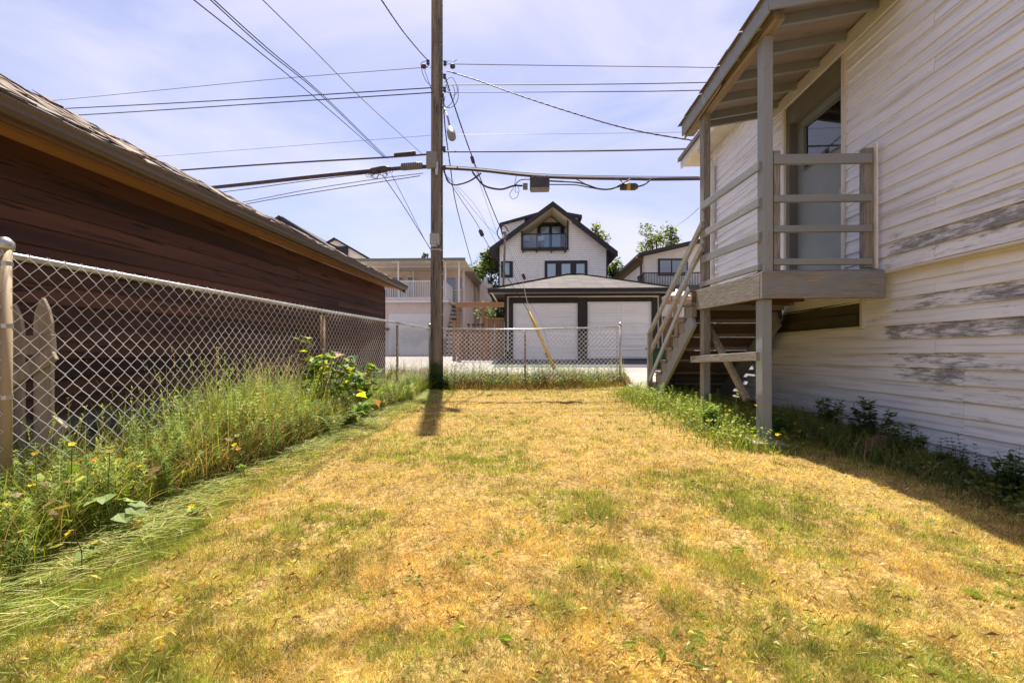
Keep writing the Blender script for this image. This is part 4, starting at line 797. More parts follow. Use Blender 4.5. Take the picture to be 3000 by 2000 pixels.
# right house behind the stairs
rh=thing('white_stucco_house',PY(1540,810,27),'white stucco house with black iron balcony seen behind the stairs','house')
YR=25.0
MB().prism([PY(1480,800,YR),PY(1480,588,YR),PY(1640,552,YR),PY(1640,800,YR)],(0,.3,0)).build('wall',m_stucco,rh)
q0=PY(1480,800,YR)[0]; MB().box(q0,q0+.3,YR+.3,YR+12,-.2,PY(1480,590,YR)[2]-.3).build('side_wall',m_stucco,rh)
MB().prism([PY(1468,580,YR-.6),PY(1640,541,YR-.6),PY(1640,548,YR-.6),PY(1468,586,YR-.6)],(0,13,0)).build('roof',m_bsh,rh)
f=rect(rh,'window',1512,1580,594,632,YR-.06,.07,m_black)
for a_,c_ in ((1516,1541),(1544,1577)): rect(f,'pane',a_,c_,598,629,YR-.08,.02,m_glass)
rect(rh,'balcony_floor',1478,1640,656,662,YR-1.6,1.6,m_boxd)
bars(YR-1.55,1480,1640,626,656,44,m_black,rh,.03,'iron_bar')
s0=PY(1480,626,YR-1.55); s1=(s0[0],YR,s0[2]); MB().beam(s0,s1,.05,.05).build('side_rail',m_black,rh)
for k in range(9): MB().box(s0[0]-.015,s0[0]+.015,YR-1.5+k*.17,YR-1.47+k*.17,PY(1480,656,YR-1.55)[2],s0[2]).build('iron_bar',m_black,rh)
MB().tube(smooth([PY(1462,592,YR-.4),PY(1470,598,YR-.3),PY(1472.5,610,YR-.1),PY(1472.5,660,YR-.1)],4),.07,8).build('downspout',M('brown_pipe',(.12,.06,.04)),rh,smooth=True)
MB().box(q0-.02,q0,YR+2.2,YR+2.9,2.9,3.9).build('side_window',m_black,rh)
# neighbour's yard seen between stair and garage
um=thing('patio_umbrella',PY(1545,730,20),'pale pink patio umbrella canopy behind the stairs','umbrella'); pc=PY(1543,684,20); R=.52*1.6; n=10
V=[(pc[0],20,pc[2]+.42)]+[(pc[0]+R*.55*math.cos(6.283*k/n),20+R*.55*math.sin(6.283*k/n),pc[2]+.30) for k in range(n)]+[(pc[0]+R*math.cos(6.283*k/n),20+R*math.sin(6.283*k/n),pc[2]) for k in range(n)]
MB().add(V,[(0,1+k,1+(k+1)%n) for k in range(n)]+[(1+k,11+k,11+(k+1)%n,1+(k+1)%n) for k in range(n)]).build('canopy',M('pink_canvas',(.66,.52,.48)),um,smooth=True)
MB().tube([(pc[0],20,-.3),(pc[0],20,pc[2]+.40)],.03,8).build('pole',m_boxg,um)
rf=thing('cedar_screen',PY(1540,800,18.5),'orange cedar screen with beam to the right of the double garage','fence')
rect(rf,'beam',1520,1600,688,698,18.4,.1,m_cedarx); rect(rf,'post',1548,1556,698,805,18.4,.1,m_cedar)
for i in range(12): px=1522+i*6.1; rect(rf,'fence_board',px,px+5.8,727+random.uniform(-1,1),808,18.6,.02,m_cedar)
wb=thing('wheelie_bin',PY(1512,815,14.5),'green wheelie bin half hidden behind the stair stringer','bin'); p=PY(1513,838,14.0)
MB().prism([(p[0]-.22,14,p[2]-.3),(p[0]+.22,14,p[2]-.3),(p[0]+.25,13.95,p[2]+.48),(p[0]-.25,13.95,p[2]+.48)],(0,.5,0)).build('bin_body',M('green_plastic',(.012,.05,.03)),wb,bevel=.02)
MB().box(p[0]-.29,p[0]+.29,13.9,14.5,p[2]+.48,p[2]+.53).build('bin_lid',M('green_plastic',(.012,.05,.03)),wb,bevel=.02)
# ---------------------------------------------------------------- foliage tools
m_fol=Mleaf('leaf_tint'); m_gr=Mleaf('grass_tint',rough=.7,tr=.35)
def ribbons(base,h,wd,dirs,bend,col,segs,name,par=None,tip=.9,mat=None,**kw):
    """tapering blades: base (N,3), height, width, lean direction angle, bend amount"""
    N=len(base); dx,dy=np.cos(dirs),np.sin(dirs); sx,sy=-dy,dx; ra=RNG.uniform(0,6.28,N); sx,sy=np.cos(ra),np.sin(ra)
    V=[];C=[]
    for k in range(segs+1):
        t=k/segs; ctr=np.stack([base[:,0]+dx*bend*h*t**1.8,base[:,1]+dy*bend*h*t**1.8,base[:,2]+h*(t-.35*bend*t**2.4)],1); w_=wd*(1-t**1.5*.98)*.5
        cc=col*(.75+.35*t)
        if k<segs:
            o=np.stack([sx*w_,sy*w_,np.zeros(N)],1); V+= [ctr-o,ctr+o]; C+=[cc,cc]
        else: V.append(ctr); C.append(cc)
    nv=2*segs+1; VV=np.stack(V,1).reshape(-1,3); CC=np.stack(C,1).reshape(-1,3); o=np.arange(N)[:,None]*nv; T=[]
    for k in range(segs-1): T+= [o+np.array([[2*k,2*k+1,2*k+3]]),o+np.array([[2*k,2*k+3,2*k+2]])]
    T.append(o+np.array([[2*segs-2,2*segs-1,2*segs]]))
    return npmesh(name,VV,np.concatenate(T),mat or m_gr,tint=CC,parent=par,**kw)
def pick(cols,N,wts=None,jit=.15):
    cols=np.array(cols); i=RNG.choice(len(cols),N,p=wts); return cols[i]*(1+RNG.normal(0,jit,(N,1)))
# ---------------------------------------------------------------- lawn
STR=np.array([(.75,.55,.19),(.66,.43,.13),(.82,.65,.33),(.48,.28,.08),(.56,.46,.14)]); GRN=np.array([(.30,.34,.06),(.37,.39,.09),(.20,.25,.045)])
def greenness(x,y):
    g=ss((fbm(x,y,1.1,21)-.50)/.14)*.32+ss((fbm(x,y,.28,33)-.57)/.10)*.38
    g=g+.75*ss((-1.70-x+.25*fbm(x,y,.5,3))/.35)+.45*ss((y-8.6)/1.8)+.6*ss((x-1.75+.2*fbm(x,y,.5,4))/.4)*ss((y-3.8)/.8)
    for (cx,cy,r,a) in ((1.45,2.9,.42,.8),(1.15,3.3,.3,.6),(.35,2.85,.32,.6),(-.35,3.6,.4,.55),(.85,1.62,.18,.45),(.25,2.05,.18,.5),(2.25,2.1,.25,.35),(-.6,4.7,.5,.4),(.9,2.1,.2,.25),(-.3,5.8,.6,.35)):
        g=g+a*np.exp(-((x-cx)**2+(y-cy)**2)/r**2)
    return np.clip(g,0,1)
def lawn(N,ymin,ymax,p,hr,name,wmin):
    u=RNG.random(N); y=(ymin**(1-p)+u*(ymax**(1-p)-ymin**(1-p)))**(1/(1-p)); x=RNG.uniform(-1.28,1.22,N)*y+RNG.uniform(-.2,.2,N)
    k=(x>-2.7)&(x<WX+.05); x=x[k];y=y[k]; cl=RNG.random(len(x)); 
    dens=fbm(x,y,.10,50); k=RNG.random(len(x))<np.clip(.35+(dens-.35)*3.2,0.16,1); x=x[k];y=y[k]; N=len(x); g=greenness(x,y)
    isg=RNG.random(N)<g*.8; col=np.where(isg[:,None],pick(GRN,N),pick(STR,N,[.26,.22,.18,.18,.16],.24))
    warm=fbm(x,y,.8,60)[:,None]; col=col*np.where(isg[:,None],1,1+(warm-.5)*np.array([[.1,-.2,-.45]])); tone=(.30+1.40*fbm(x,y,.085,70)+.12*(fbm(x,y,.6,71)-.5))[:,None]; col=np.clip(col*tone,.01,.9)
    h=RNG.uniform(*hr,N)*(1+.35*isg*g)*(.6+.8*fbm(x,y,.2,80)); ba=RNG.uniform(0,6.28,N)
    V0=np.stack([x,y,gz(x,y)-.004],1); tilt=RNG.uniform(.3,1.5,N)*np.where(isg,.6,1.15); d=np.stack([np.cos(ba)*np.sin(np.minimum(tilt,1.45)),np.sin(ba)*np.sin(np.minimum(tilt,1.45)),np.cos(np.minimum(tilt,1.45))],1)
    wv=RNG.uniform(0,6.28,N); wd=np.maximum(wmin,.0011*y)*RNG.uniform(.7,1.5,N); s=np.stack([np.cos(wv),np.sin(wv),np.zeros(N)],1)*wd[:,None]/2
    V=np.stack([V0-s,V0+s,V0+d*h[:,None]],1).reshape(-1,3); C=np.repeat(col,3,0); T=np.arange(3*N).reshape(-1,3)
    return npmesh(name,V,T,m_gr,tint=C,kind='stuff',label='dry straw coloured mown lawn with green patches',cat='grass')
lawn(1450000,1.15,11.6,1.35,(.018,.045),'lawn_grass',.0022)
# coarse straws lying on the mown lawn, and small green tufts standing out of it
N=26000; y=(1.15**-.6+RNG.random(N)*(9.5**-.6-1.15**-.6))**(1/-.6); x=RNG.uniform(-1.28,1.2,N)*y; k=(x>-2.3)&(x<3.1)&(RNG.random(N)<np.clip((fbm(x,y,.35,95)-.42)*5,.06,1)); x,y=x[k],y[k]; N=len(x); ba=RNG.uniform(0,6.28,N); ln=RNG.uniform(.02,.05,N)
P=np.stack([x,y,gz(x,y)+RNG.uniform(.0,.02,N)],1); D=np.stack([np.cos(ba),np.sin(ba),RNG.normal(.25,.4,N)],1)*ln[:,None]; wv=np.maximum(.0007,.00042*y)[:,None]*RNG.uniform(.6,1.4,(N,1)); S=np.stack([-np.sin(ba),np.cos(ba),np.zeros(N)],1)*wv; bd=np.stack([0*x,0*x,RNG.uniform(0,.012,N)],1)
V=np.stack([P-S,P+S,P+D*.55+S+bd,P+D],1).reshape(-1,3); o=np.arange(N)[:,None]*4; g=greenness(x,y)
cc=np.where((RNG.random(N)<.15+.5*g)[:,None],pick([(.36,.40,.10),(.44,.44,.14)],N),pick([(.80,.66,.34),(.72,.52,.22),(.42,.24,.09),(.26,.15,.06),(.62,.44,.17)],N,[.15,.25,.2,.2,.2]))
npmesh('straw_litter',V,np.concatenate([o+np.array([[0,1,2]]),o+np.array([[0,2,3]])]),m_gr,tint=np.repeat(cc,4,0),kind='stuff',label='loose coarse straw and clippings lying on the lawn',cat='straw')
NT=1100; ty=(1.3**-.5+RNG.random(NT)*(10.3**-.5-1.3**-.5))**(1/-.5); tx=RNG.uniform(-1.2,1.15,NT)*ty; k=(tx>-2.3)&(tx<2.9)&(RNG.random(NT)<.12+.9*greenness(tx,ty)+.25*(fbm(tx,ty,.4,97)>.55)); tx,ty=tx[k],ty[k]; M_=26
ri=np.repeat(np.arange(len(tx)),M_); N=len(ri); sp=RNG.uniform(.012,.05,len(tx))[ri]; x=tx[ri]+RNG.normal(0,1,N)*sp; y=ty[ri]+RNG.normal(0,1,N)*sp*.8; hh=RNG.uniform(.025,.065,len(tx))[ri]*RNG.uniform(.5,1.2,N)
cb=pick([(.24,.33,.05),(.34,.40,.07),(.15,.22,.04),(.42,.42,.12)],len(tx))[ri]
_tf=(np.stack([x,y,gz(x,y)],1),hh,np.maximum(.0018,.001*y),RNG.uniform(0,6.28,N),RNG.uniform(.2,1.2,N),cb*(1+RNG.normal(0,.15,(N,1))))
ribbons(*_tf,2,'green_tufts',kind='stuff',label='small green grass tufts scattered through the dry lawn',cat='grass')
# ---------------------------------------------------------------- weed strips
def strip(N,xf,y0,y1,p=1.0):
    y=RNG.uniform(y0,y1,N); x=xf(y,RNG.random(N)); return x,y
wst=thing('weed_strip',(-2.6,5,-.9),'thick strip of tall weeds and horsetail along the left chain-link fence','weeds')
def xl(y,u): e=-2.28+.10*np.sin(y*1.7)+.12*vn(y,y*0,.6,9)-.10*ss((y-6)/4); return e-(.15+.95*u)*np.where(y<3.2,1.0,.9)*u**.35
def prof(x,y):   # height of the growth along the strip
    return (.30+.30*np.exp(-((y-3.9)/.9)**2)+.30*np.exp(-((y-5.2)/.9)**2)+.16*np.exp(-((y-7.6)/1.3)**2)+.12*np.exp(-((y-2.4)/.5)**2)+.2*np.exp(-((y-10)/.8)**2))*(.6+.4*ss((-2.15-x)/.35))
x,y=strip(24000,xl,1.3,11.2); N=len(x); h=prof(x,y)*RNG.uniform(.3,1.1,N)*(.45+1.1*vn(x,y,.28,12)); cz=vn(x,y,.7,14)
brn=(RNG.random(N)<.18+.5*(vn(x,y,.5,15)>.62)+.55*ss((x+2.62)/.25)*np.exp(-((y-3.7)/1.0)**2)); col=np.where(brn[:,None],pick([(.46,.30,.13),(.56,.42,.2),(.36,.21,.1)],N),pick([(.26,.33,.035),(.40,.44,.06),(.13,.19,.03),(.52,.50,.11)],N))
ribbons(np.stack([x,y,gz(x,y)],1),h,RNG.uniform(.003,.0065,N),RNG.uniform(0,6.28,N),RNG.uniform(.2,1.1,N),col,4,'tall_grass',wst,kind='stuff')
x,y=strip(900,xl,2.9,7.5); x-=.05; N=len(x); h=prof(x,y)*RNG.uniform(1.0,1.35,N); ribbons(np.stack([x,y,gz(x,y)],1),h,RNG.uniform(.006,.012,N),RNG.uniform(0,6.28,N),RNG.uniform(.05,.3,N),pick([(.30,.40,.05),(.22,.33,.05),(.42,.42,.12)],N),5,'seed_stalks',wst,kind='stuff')
def horsetail(x,y,h,col,name,par,whorls=15,nd=9,ln=.10,**kw):
    N=len(x); z=gz(x,y); lean=RNG.uniform(0,6.28,N); la=RNG.uniform(0,.25,N); V=[];C=[]
    a=np.arange(whorls)
    t=(.18+.80*a/whorls)[None,:,None]*np.ones((N,1,nd)); ang=RNG.uniform(0,6.28,(N,whorls,nd)); L_=ln*(1-.65*t)*RNG.uniform(.7,1.2,t.shape)*(h[:,None,None]/.5)**.5
    bx=x[:,None,None]+np.cos(lean)[:,None,None]*la[:,None,None]*h[:,None,None]*t**2; by=y[:,None,None]+np.sin(lean)[:,None,None]*la[:,None,None]*h[:,None,None]*t**2; bz=z[:,None,None]+h[:,None,None]*t
    P=np.stack([bx,by,bz],-1); D=np.stack([np.cos(ang)*.85,np.sin(ang)*.85,np.full(ang.shape,.55)],-1); mid=P+D*L_[...,None]*.55; tip=P+D*L_[...,None]*np.array([1.1,1.1,.55]); tip[...,2]-=.01
    w_=.0016; S=np.stack([-np.sin(ang),np.cos(ang),0*ang],-1)*w_
    V=np.stack([P-S,P+S,mid+S,mid-S,tip],-2).reshape(-1,3); n=N*whorls*nd; o=np.arange(n)[:,None]*5
    T=np.concatenate([o+np.array([[0,1,2]]),o+np.array([[0,2,3]]),o+np.array([[3,2,4]])]); C=np.repeat(np.repeat(col,whorls*nd,0)*(RNG.uniform(.75,1.25,(n,1))),5,0)
    npmesh(name,V,T,m_fol,tint=C,parent=par,kind='stuff',**kw)
    ribbons(np.stack([x,y,z],1),h*1.02,np.full(N,.005),lean,la,col*.8,3,name+'_stem',par,kind='stuff')
x,y=strip(800,xl,1.9,10.8); h=np.clip(prof(x,y)*RNG.uniform(.75,1.05,len(x)),.2,.75); horsetail(x,y,h,pick([(.27,.35,.07),(.38,.44,.11),(.17,.25,.05)],len(x)),'horsetail',wst,ln=.12)
x=RNG.uniform(-3.75,-3.02,150); y=RNG.uniform(2.3,6.5,150); horsetail(x,y,RNG.uniform(.25,.5,150),pick([(.07,.12,.04),(.10,.16,.05)],150),'horsetail',wst)
def seedheads(x,y,h,col,name,par,hl=.12,nb=16):
    N=len(x); z=gz(x,y); ln=RNG.uniform(0,6.28,N); bd=RNG.uniform(.05,.35,N)
    ribbons(np.stack([x,y,z],1),h,np.full(N,.0045),ln,bd,col,5,name+'_stalks',par,kind='stuff')
    t=RNG.uniform(1-hl/.6,1.0,(N,nb)); bx=x[:,None]+np.cos(ln)[:,None]*(bd*h)[:,None]*t**1.8; by=y[:,None]+np.sin(ln)[:,None]*(bd*h)[:,None]*t**1.8; bz=z[:,None]+h[:,None]*(t-.35*bd[:,None]*t**2.4)
    P=np.stack([bx,by,bz],-1).reshape(-1,3); n=len(P); a=RNG.uniform(0,6.28,n); D=np.stack([np.cos(a)*.5,np.sin(a)*.5,RNG.uniform(.3,1,n)],1)*RNG.uniform(.012,.03,n)[:,None]; S=np.stack([-np.sin(a),np.cos(a),0*a],1)*.003
    V=np.stack([P,P+D*.5+S,P+D,P+D*.5-S],1).reshape(-1,3); npmesh(name,V,np.arange(4*n).reshape(-1,4),m_gr,tint=np.repeat(np.repeat(col*1.15,nb,0),4,0),parent=par,nper=4,kind='stuff')
def leafbits(x,y,z,size,col,name,par,**kw):
    N=len(x); a=RNG.uniform(0,6.28,N); tl=RNG.uniform(-.7,.7,N); P=np.stack([x,y,z],1); D=np.stack([np.cos(a)*np.cos(tl),np.sin(a)*np.cos(tl),np.sin(tl)],1); S=np.stack([-np.sin(a),np.cos(a),RNG.uniform(-.5,.5,N)],1); sz=size[:,None]
    V=np.stack([P,P+D*sz*.45+S*sz*.33,P+D*sz*.9+S*sz*.12,P+D*sz*.8-S*sz*.2,P+D*sz*.4-S*sz*.3],1).reshape(-1,3); o=np.arange(N)[:,None]*5
    return npmesh(name,V,np.concatenate([o+np.array([[0,1,2]]),o+np.array([[0,2,3]]),o+np.array([[0,3,4]])]),m_fol,tint=np.repeat(col,5,0),parent=par,kind='stuff',**kw)
x,y=strip(12000,xl,1.4,11.1); N=len(x); z=gz(x,y)+prof(x,y)*RNG.random(N)**1.6*.6; leafbits(x,y,z,RNG.uniform(.02,.045,N),pick([(.17,.25,.03),(.32,.38,.05),(.08,.12,.02),(.50,.50,.08)],N),'weed_leaves',wst)
x,y=strip(420,xl,2.6,8.5); x-=.05; h=prof(x,y)*RNG.uniform(1.0,1.55,len(x)); seedheads(x,y,h,pick([(.42,.46,.12),(.52,.46,.2),(.34,.42,.08)],len(x)),'seed_heads',wst)
x=RNG.uniform(-3.6,-2.85,70); y=RNG.uniform(3.4,7.5,70); seedheads(x,y,RNG.uniform(.6,1.0,70),pick([(.40,.24,.12),(.46,.32,.18)],70),'dead_seed_heads',wst,hl=.2,nb=22)
x=RNG.normal(-2.9,.12,60); y=RNG.normal(5.0,.35,60); seedheads(x,y,RNG.uniform(.65,.95,60),pick([(.52,.32,.16),(.55,.42,.25)],60),'dead_seed_heads',wst,hl=.2,nb=26)
x,y=strip(2600,xl,1.4,9.5); N=len(x); z=gz(x,y)+prof(x,y)*RNG.random(N)*.75; leafbits(x,y,z,RNG.uniform(.045,.09,N),pick([(.12,.20,.03),(.26,.34,.05),(.40,.44,.07),(.30,.2,.08)],N),'broad_leaves',wst)
# matted cut grass at the foot of the strip
N=16000; y=RNG.uniform(1.2,10.5,N); x=-2.25+.1*np.sin(y*1.7)+RNG.normal(.12,.17,N); ba=RNG.normal(.7,.6,N)+np.where(RNG.random(N)<.5,0,3.14); lnn=RNG.uniform(.06,.20,N); kk=RNG.random(N)<np.clip((fbm(x,y,.3,90)-.38)*5,.15,1); x,y,ba,lnn=x[kk],y[kk],ba[kk],lnn[kk]; N=len(x); P=np.stack([x,y,gz(x,y)+RNG.uniform(.0,.07,N)],1); D=np.stack([np.cos(ba),np.sin(ba),RNG.normal(0,.12,N)],1)*lnn[:,None]; S=np.stack([-np.sin(ba),np.cos(ba),np.zeros(N)],1)*.0022
V=np.stack([P-S,P+S,P+D*.6+S,P+D],1).reshape(-1,3); o=np.arange(N)[:,None]*4
npmesh('cut_grass',V,np.concatenate([o+np.array([[0,1,2]]),o+np.array([[0,2,3]])]),m_gr,tint=np.repeat(pick([(.40,.43,.13),(.30,.36,.08),(.52,.45,.2),(.22,.3,.06)],N),4,0),kind='stuff',label='raked pale cut grass lying beside the left weed strip',cat='grass')
# far bank under the back fence
bst=thing('weed_bank',(0,11.6,-.8),'bank of dry and green weeds at the foot of the back fence','weeds')
def xb(N): return RNG.uniform(-3.8,2.45,N)
N=17000; x=xb(N); y=RNG.normal(11.55,.28,N); y=np.clip(y,10.95,12.3); h=RNG.uniform(.05,.25,N)*(.6+.7*vn(x,y,.5,41))*(1+.5*ss((-2-x)/.5)); lo=(y<11.45); dry=vn(x,y*3,.35,44)>.33
col=np.where(dry[:,None],pick([(.46,.27,.11),(.52,.36,.16),(.30,.16,.07),(.26,.17,.07)],N),pick([(.14,.21,.03),(.30,.34,.05),(.42,.42,.08)],N))
ribbons(np.stack([x,y,gz(x,y)],1),h,RNG.uniform(.006,.013,N),RNG.uniform(0,6.28,N),RNG.uniform(.1,.7,N),col,3,'tall_grass',bst,kind='stuff')
N=6000; x=xb(N); y=RNG.uniform(11.1,12.3,N); leafbits(x,y,gz(x,y)+RNG.uniform(.02,.28,N),RNG.uniform(.03,.06,N),pick([(.09,.15,.03),(.2,.27,.04),(.36,.38,.05)],N),'weed_leaves',bst)
N=160; x=xb(N); y=RNG.uniform(11.3,12.2,N); horsetail(x,y,RNG.uniform(.25,.5,N),pick([(.13,.21,.05),(.18,.26,.06)],N),'horsetail',bst)
N=1500; a=RNG.uniform(0,6.28,N); rr=RNG.uniform(.1,.38,N); x=POX+rr*np.cos(a); y=POY-.05+rr*np.sin(a)*.7; leafbits(x,y,gz(x,y)+RNG.uniform(0,.45,N)*(1-rr),RNG.uniform(.04,.08,N),pick([(.05,.10,.02),(.10,.17,.03)],N),'weed_leaves',bst)
# right strip under the porch
rst=thing('weed_strip',(2.4,6,-.8),'bright green weeds growing round the porch posts and stair foot','weeds')
N=5200; y=RNG.uniform(4.1,9.3,N); x=1.95+RNG.normal(.12,.20,N)-.10*ss((y-6)/3)*0; x=np.where(y>7,x-.1,x); h=RNG.uniform(.06,.26,N)*(.4+1.1*vn(x,y,.4,46))*(.6+.4*ss((y-4.6)/.8)); col=pick([(.22,.31,.035),(.32,.40,.06),(.12,.18,.03),(.48,.42,.16)],N)
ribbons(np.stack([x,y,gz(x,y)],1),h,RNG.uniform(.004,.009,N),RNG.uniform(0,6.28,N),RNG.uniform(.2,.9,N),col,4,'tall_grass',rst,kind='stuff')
N=150; y=RNG.uniform(4.9,8.2,N); x=2.1+RNG.normal(.05,.2,N); horsetail(x,y,RNG.uniform(.15,.32,N),pick([(.26,.34,.05),(.34,.40,.07)],N),'horsetail',rst)
N=3500; y=RNG.uniform(4.2,9.2,N); x=1.95+RNG.normal(.15,.22,N); leafbits(x,y,gz(x,y)+RNG.uniform(.0,.2,N),RNG.uniform(.02,.05,N),pick([(.10,.18,.03),(.24,.32,.04),(.42,.42,.05)],N),'weed_leaves',rst)
wws=thing('weed_strip',(3.0,3.6,-.95),'dark shaded weeds and dead grass along the foot of the white wall','weeds')
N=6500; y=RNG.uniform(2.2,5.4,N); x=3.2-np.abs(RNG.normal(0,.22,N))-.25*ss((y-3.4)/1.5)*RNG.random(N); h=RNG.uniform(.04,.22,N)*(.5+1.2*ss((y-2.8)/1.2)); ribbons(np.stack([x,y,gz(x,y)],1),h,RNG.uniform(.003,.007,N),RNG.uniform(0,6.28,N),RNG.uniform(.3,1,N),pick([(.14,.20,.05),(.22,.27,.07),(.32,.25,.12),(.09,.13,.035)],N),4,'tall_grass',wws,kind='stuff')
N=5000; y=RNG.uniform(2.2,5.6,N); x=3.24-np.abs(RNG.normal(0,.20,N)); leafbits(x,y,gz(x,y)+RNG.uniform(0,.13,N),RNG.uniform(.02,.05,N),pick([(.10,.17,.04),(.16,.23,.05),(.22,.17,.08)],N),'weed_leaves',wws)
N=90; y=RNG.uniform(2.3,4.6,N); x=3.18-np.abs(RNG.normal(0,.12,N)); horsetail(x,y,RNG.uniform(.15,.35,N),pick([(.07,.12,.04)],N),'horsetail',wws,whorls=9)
# ---------------------------------------------------------------- single plants
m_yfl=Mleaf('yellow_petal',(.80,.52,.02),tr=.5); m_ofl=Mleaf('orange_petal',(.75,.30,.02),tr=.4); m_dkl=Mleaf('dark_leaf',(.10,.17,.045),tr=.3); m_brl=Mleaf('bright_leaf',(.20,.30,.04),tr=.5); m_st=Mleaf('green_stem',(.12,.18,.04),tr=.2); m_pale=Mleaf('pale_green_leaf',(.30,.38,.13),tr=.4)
random.seed(21)
def flower_mesh(c,r,n=5):
    b=[];f=[]; c=Vector(c); tl=Vector((random.uniform(-.5,.5),random.uniform(-.8,-.1),1)).normalized(); u=tl.orthogonal().normalized(); v=tl.cross(u)
    for k in range(n):
        t=2*math.pi*k/n; d=u*math.cos(t)+v*math.sin(t); s=u*-math.sin(t)+v*math.cos(t); o=len(b)
        b+=[c,c+d*r*.6+s*r*.38+tl*r*.15,c+d*r+tl*r*.3,c+d*r*.6-s*r*.38+tl*r*.15]; f.append((o,o+1,o+2,o+3))
    return b,f
def flower_plant(p,h,r,label,group,petal,lf=m_brl,nl=7,ls=.05):
    x,y=p; z=g1(x,y); t=thing('buttercup_plant',(x,y,z),label,'wildflower',group); top=Vector((x+random.uniform(-.08,.08),y+random.uniform(-.08,.08),z+h)); base=Vector((x,y,z))
    md=base.lerp(top,.55)+Vector((random.uniform(-.03,.03),random.uniform(-.03,.03),0)); MB().tube(smooth([base,md,top],4),.0022,4).build('stem',m_st,t)
    v,f=flower_mesh(top,r); MB().add(v,f).build('flower',petal,t)
    b=MB()
    for k in range(nl):
        q=base.lerp(md,random.random()); a=random.random()*6.28; d=Vector((math.cos(a),math.sin(a),random.uniform(.1,.6)))*ls*random.uniform(.7,1.4); s=Vector((-math.sin(a),math.cos(a),0))*ls*.35
        b.add([q,q+d*.5+s,q+d*.8+s*.3,q+d,q+d*.8-s*.4,q+d*.5-s],[(0,1,2,3),(0,3,4,5)])
    b.build('leaves',lf,t)
for px,py in ((158,1020),(245,1033),(257,1062),(270,1078),(252,1085),(268,1100),(95,1110),(155,1178),(250,1187),(186,1217),(180,1058),(120,1040),(280,1250),(440,1258),(350,1280),(190,1262),(555,1018),(560,1030),(725,965),(738,975),(710,1095),(5,1168)):
    d=_ray(px,py); yy=2.3 if px<300 else (3.0 if px<500 else 4.0); x=-2.35-random.uniform(0,.35)
    if px>300: x=-2.15
    if py>1200: x=-2.0-random.random()*.2
    t_=x/d[0]; yy=d[1]*t_; zz=d[2]*t_; hh=max(.06,zz-g1(x,yy)); org_=random.random()>.75; wh_='near the first fence post' if px<200 else ('above the broad pale leaves' if px<300 and py<1120 else ('low at the weed edge' if px<520 else 'far up the weed strip towards the maples'))
    flower_plant((x,yy),min(hh,.7),.019 if px<300 else .022,('orange' if org_ else 'yellow')+' buttercup '+wh_+' on the left','buttercups in the left weeds',m_ofl if org_ else m_yfl)
for px,py in ((2030,1005),(1978,1003),(2058,1023),(2013,1040),(2046,1043),(2085,1092),(1928,1014),(1892,1001),(2010,1060),(2165,1165),(2215,1163),(2290,1150),(2282,1158),(1865,1058),(2020,1095),(1970,1105)):
    d=_ray(px,py); x=3.12-random.uniform(0,.12); t_=x/d[0]; yy=d[1]*t_; zz=d[2]*t_; hh=max(.08,zz-g1(x,yy)); flower_plant((x,yy),min(hh,.5),.018,'yellow-orange flower on a thin stem '+('close beside the near porch post' if px<1930 else 'above the largest dark wall weed' if px<2110 else 'low on the wall at the right edge'),'flowers along the white wall',m_yfl if random.random()<.5 else m_ofl,m_dkl,5,.06)
for px,py in ((1690,905),(1720,912),(1745,930),(1655,930),(1780,1000),(1700,1000),(1675,940),(1630,925),(1725,950)):
    d=_ray(px,py); x=2.0+random.uniform(0,.2); t_=x/d[0]; yy=d[1]*t_; zz=d[2]*t_; hh=max(.06,zz-g1(x,yy)); flower_plant((x,yy),min(hh,.5),.018,'yellow flower in the weeds '+('by the far porch post' if px<1700 else 'just left of the near porch post'),'flowers by the porch posts',m_yfl)
# dark leafy bushes on the wall side
def bush(p,h,w_,n,label,mat,ls=.05):
    x,y=p; z=g1(x,y); t=thing('leafy_weed',(x,y,z),label,'weed'); b=MB(); s=MB()
    for k in range(14):
        a=random.random()*6.28; r=w_*random.random(); top=Vector((x+r*math.cos(a),y+r*math.sin(a),z+h*random.uniform(.5,1))); base=Vector((x+.03*math.cos(a),y+.03*math.sin(a),z)); s.tube(smooth([base,base.lerp(top,.5)+Vector((0,0,.04)),top],3),.003,4)
        for j in range(n//14):
            q=base.lerp(top,random.uniform(.35,1)); aa=random.random()*6.28
            for fa in (-.7,0,.7):
                dd=Vector((math.cos(aa+fa),math.sin(aa+fa),random.uniform(-.3,.5)))*ls*random.uniform(.7,1.2); sd=Vector((-math.sin(aa+fa),math.cos(aa+fa),.1))*ls*.3; b.add([q,q+dd*.55+sd,q+dd,q+dd*.55-sd],[(0,1,2,3)])
    s.build('stems',m_st,t); b.build('foliage',mat,t)
def wallpt(px,py,x): d=_ray(px,py); t_=x/d[0]; return (x,d[1]*t_)
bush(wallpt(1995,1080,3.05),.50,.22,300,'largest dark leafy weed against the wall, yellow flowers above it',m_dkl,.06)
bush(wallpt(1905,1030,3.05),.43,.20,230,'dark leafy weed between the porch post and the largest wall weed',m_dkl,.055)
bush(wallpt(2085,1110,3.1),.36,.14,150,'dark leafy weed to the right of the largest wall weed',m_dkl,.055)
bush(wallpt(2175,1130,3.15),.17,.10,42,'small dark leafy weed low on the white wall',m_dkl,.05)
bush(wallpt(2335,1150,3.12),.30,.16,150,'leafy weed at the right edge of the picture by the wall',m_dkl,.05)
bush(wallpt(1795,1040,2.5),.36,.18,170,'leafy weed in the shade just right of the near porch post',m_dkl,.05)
bush(wallpt(1640,950,2.05),.25,.18,150,'bright leafy weed at the foot of the far porch post',m_brl,.05)
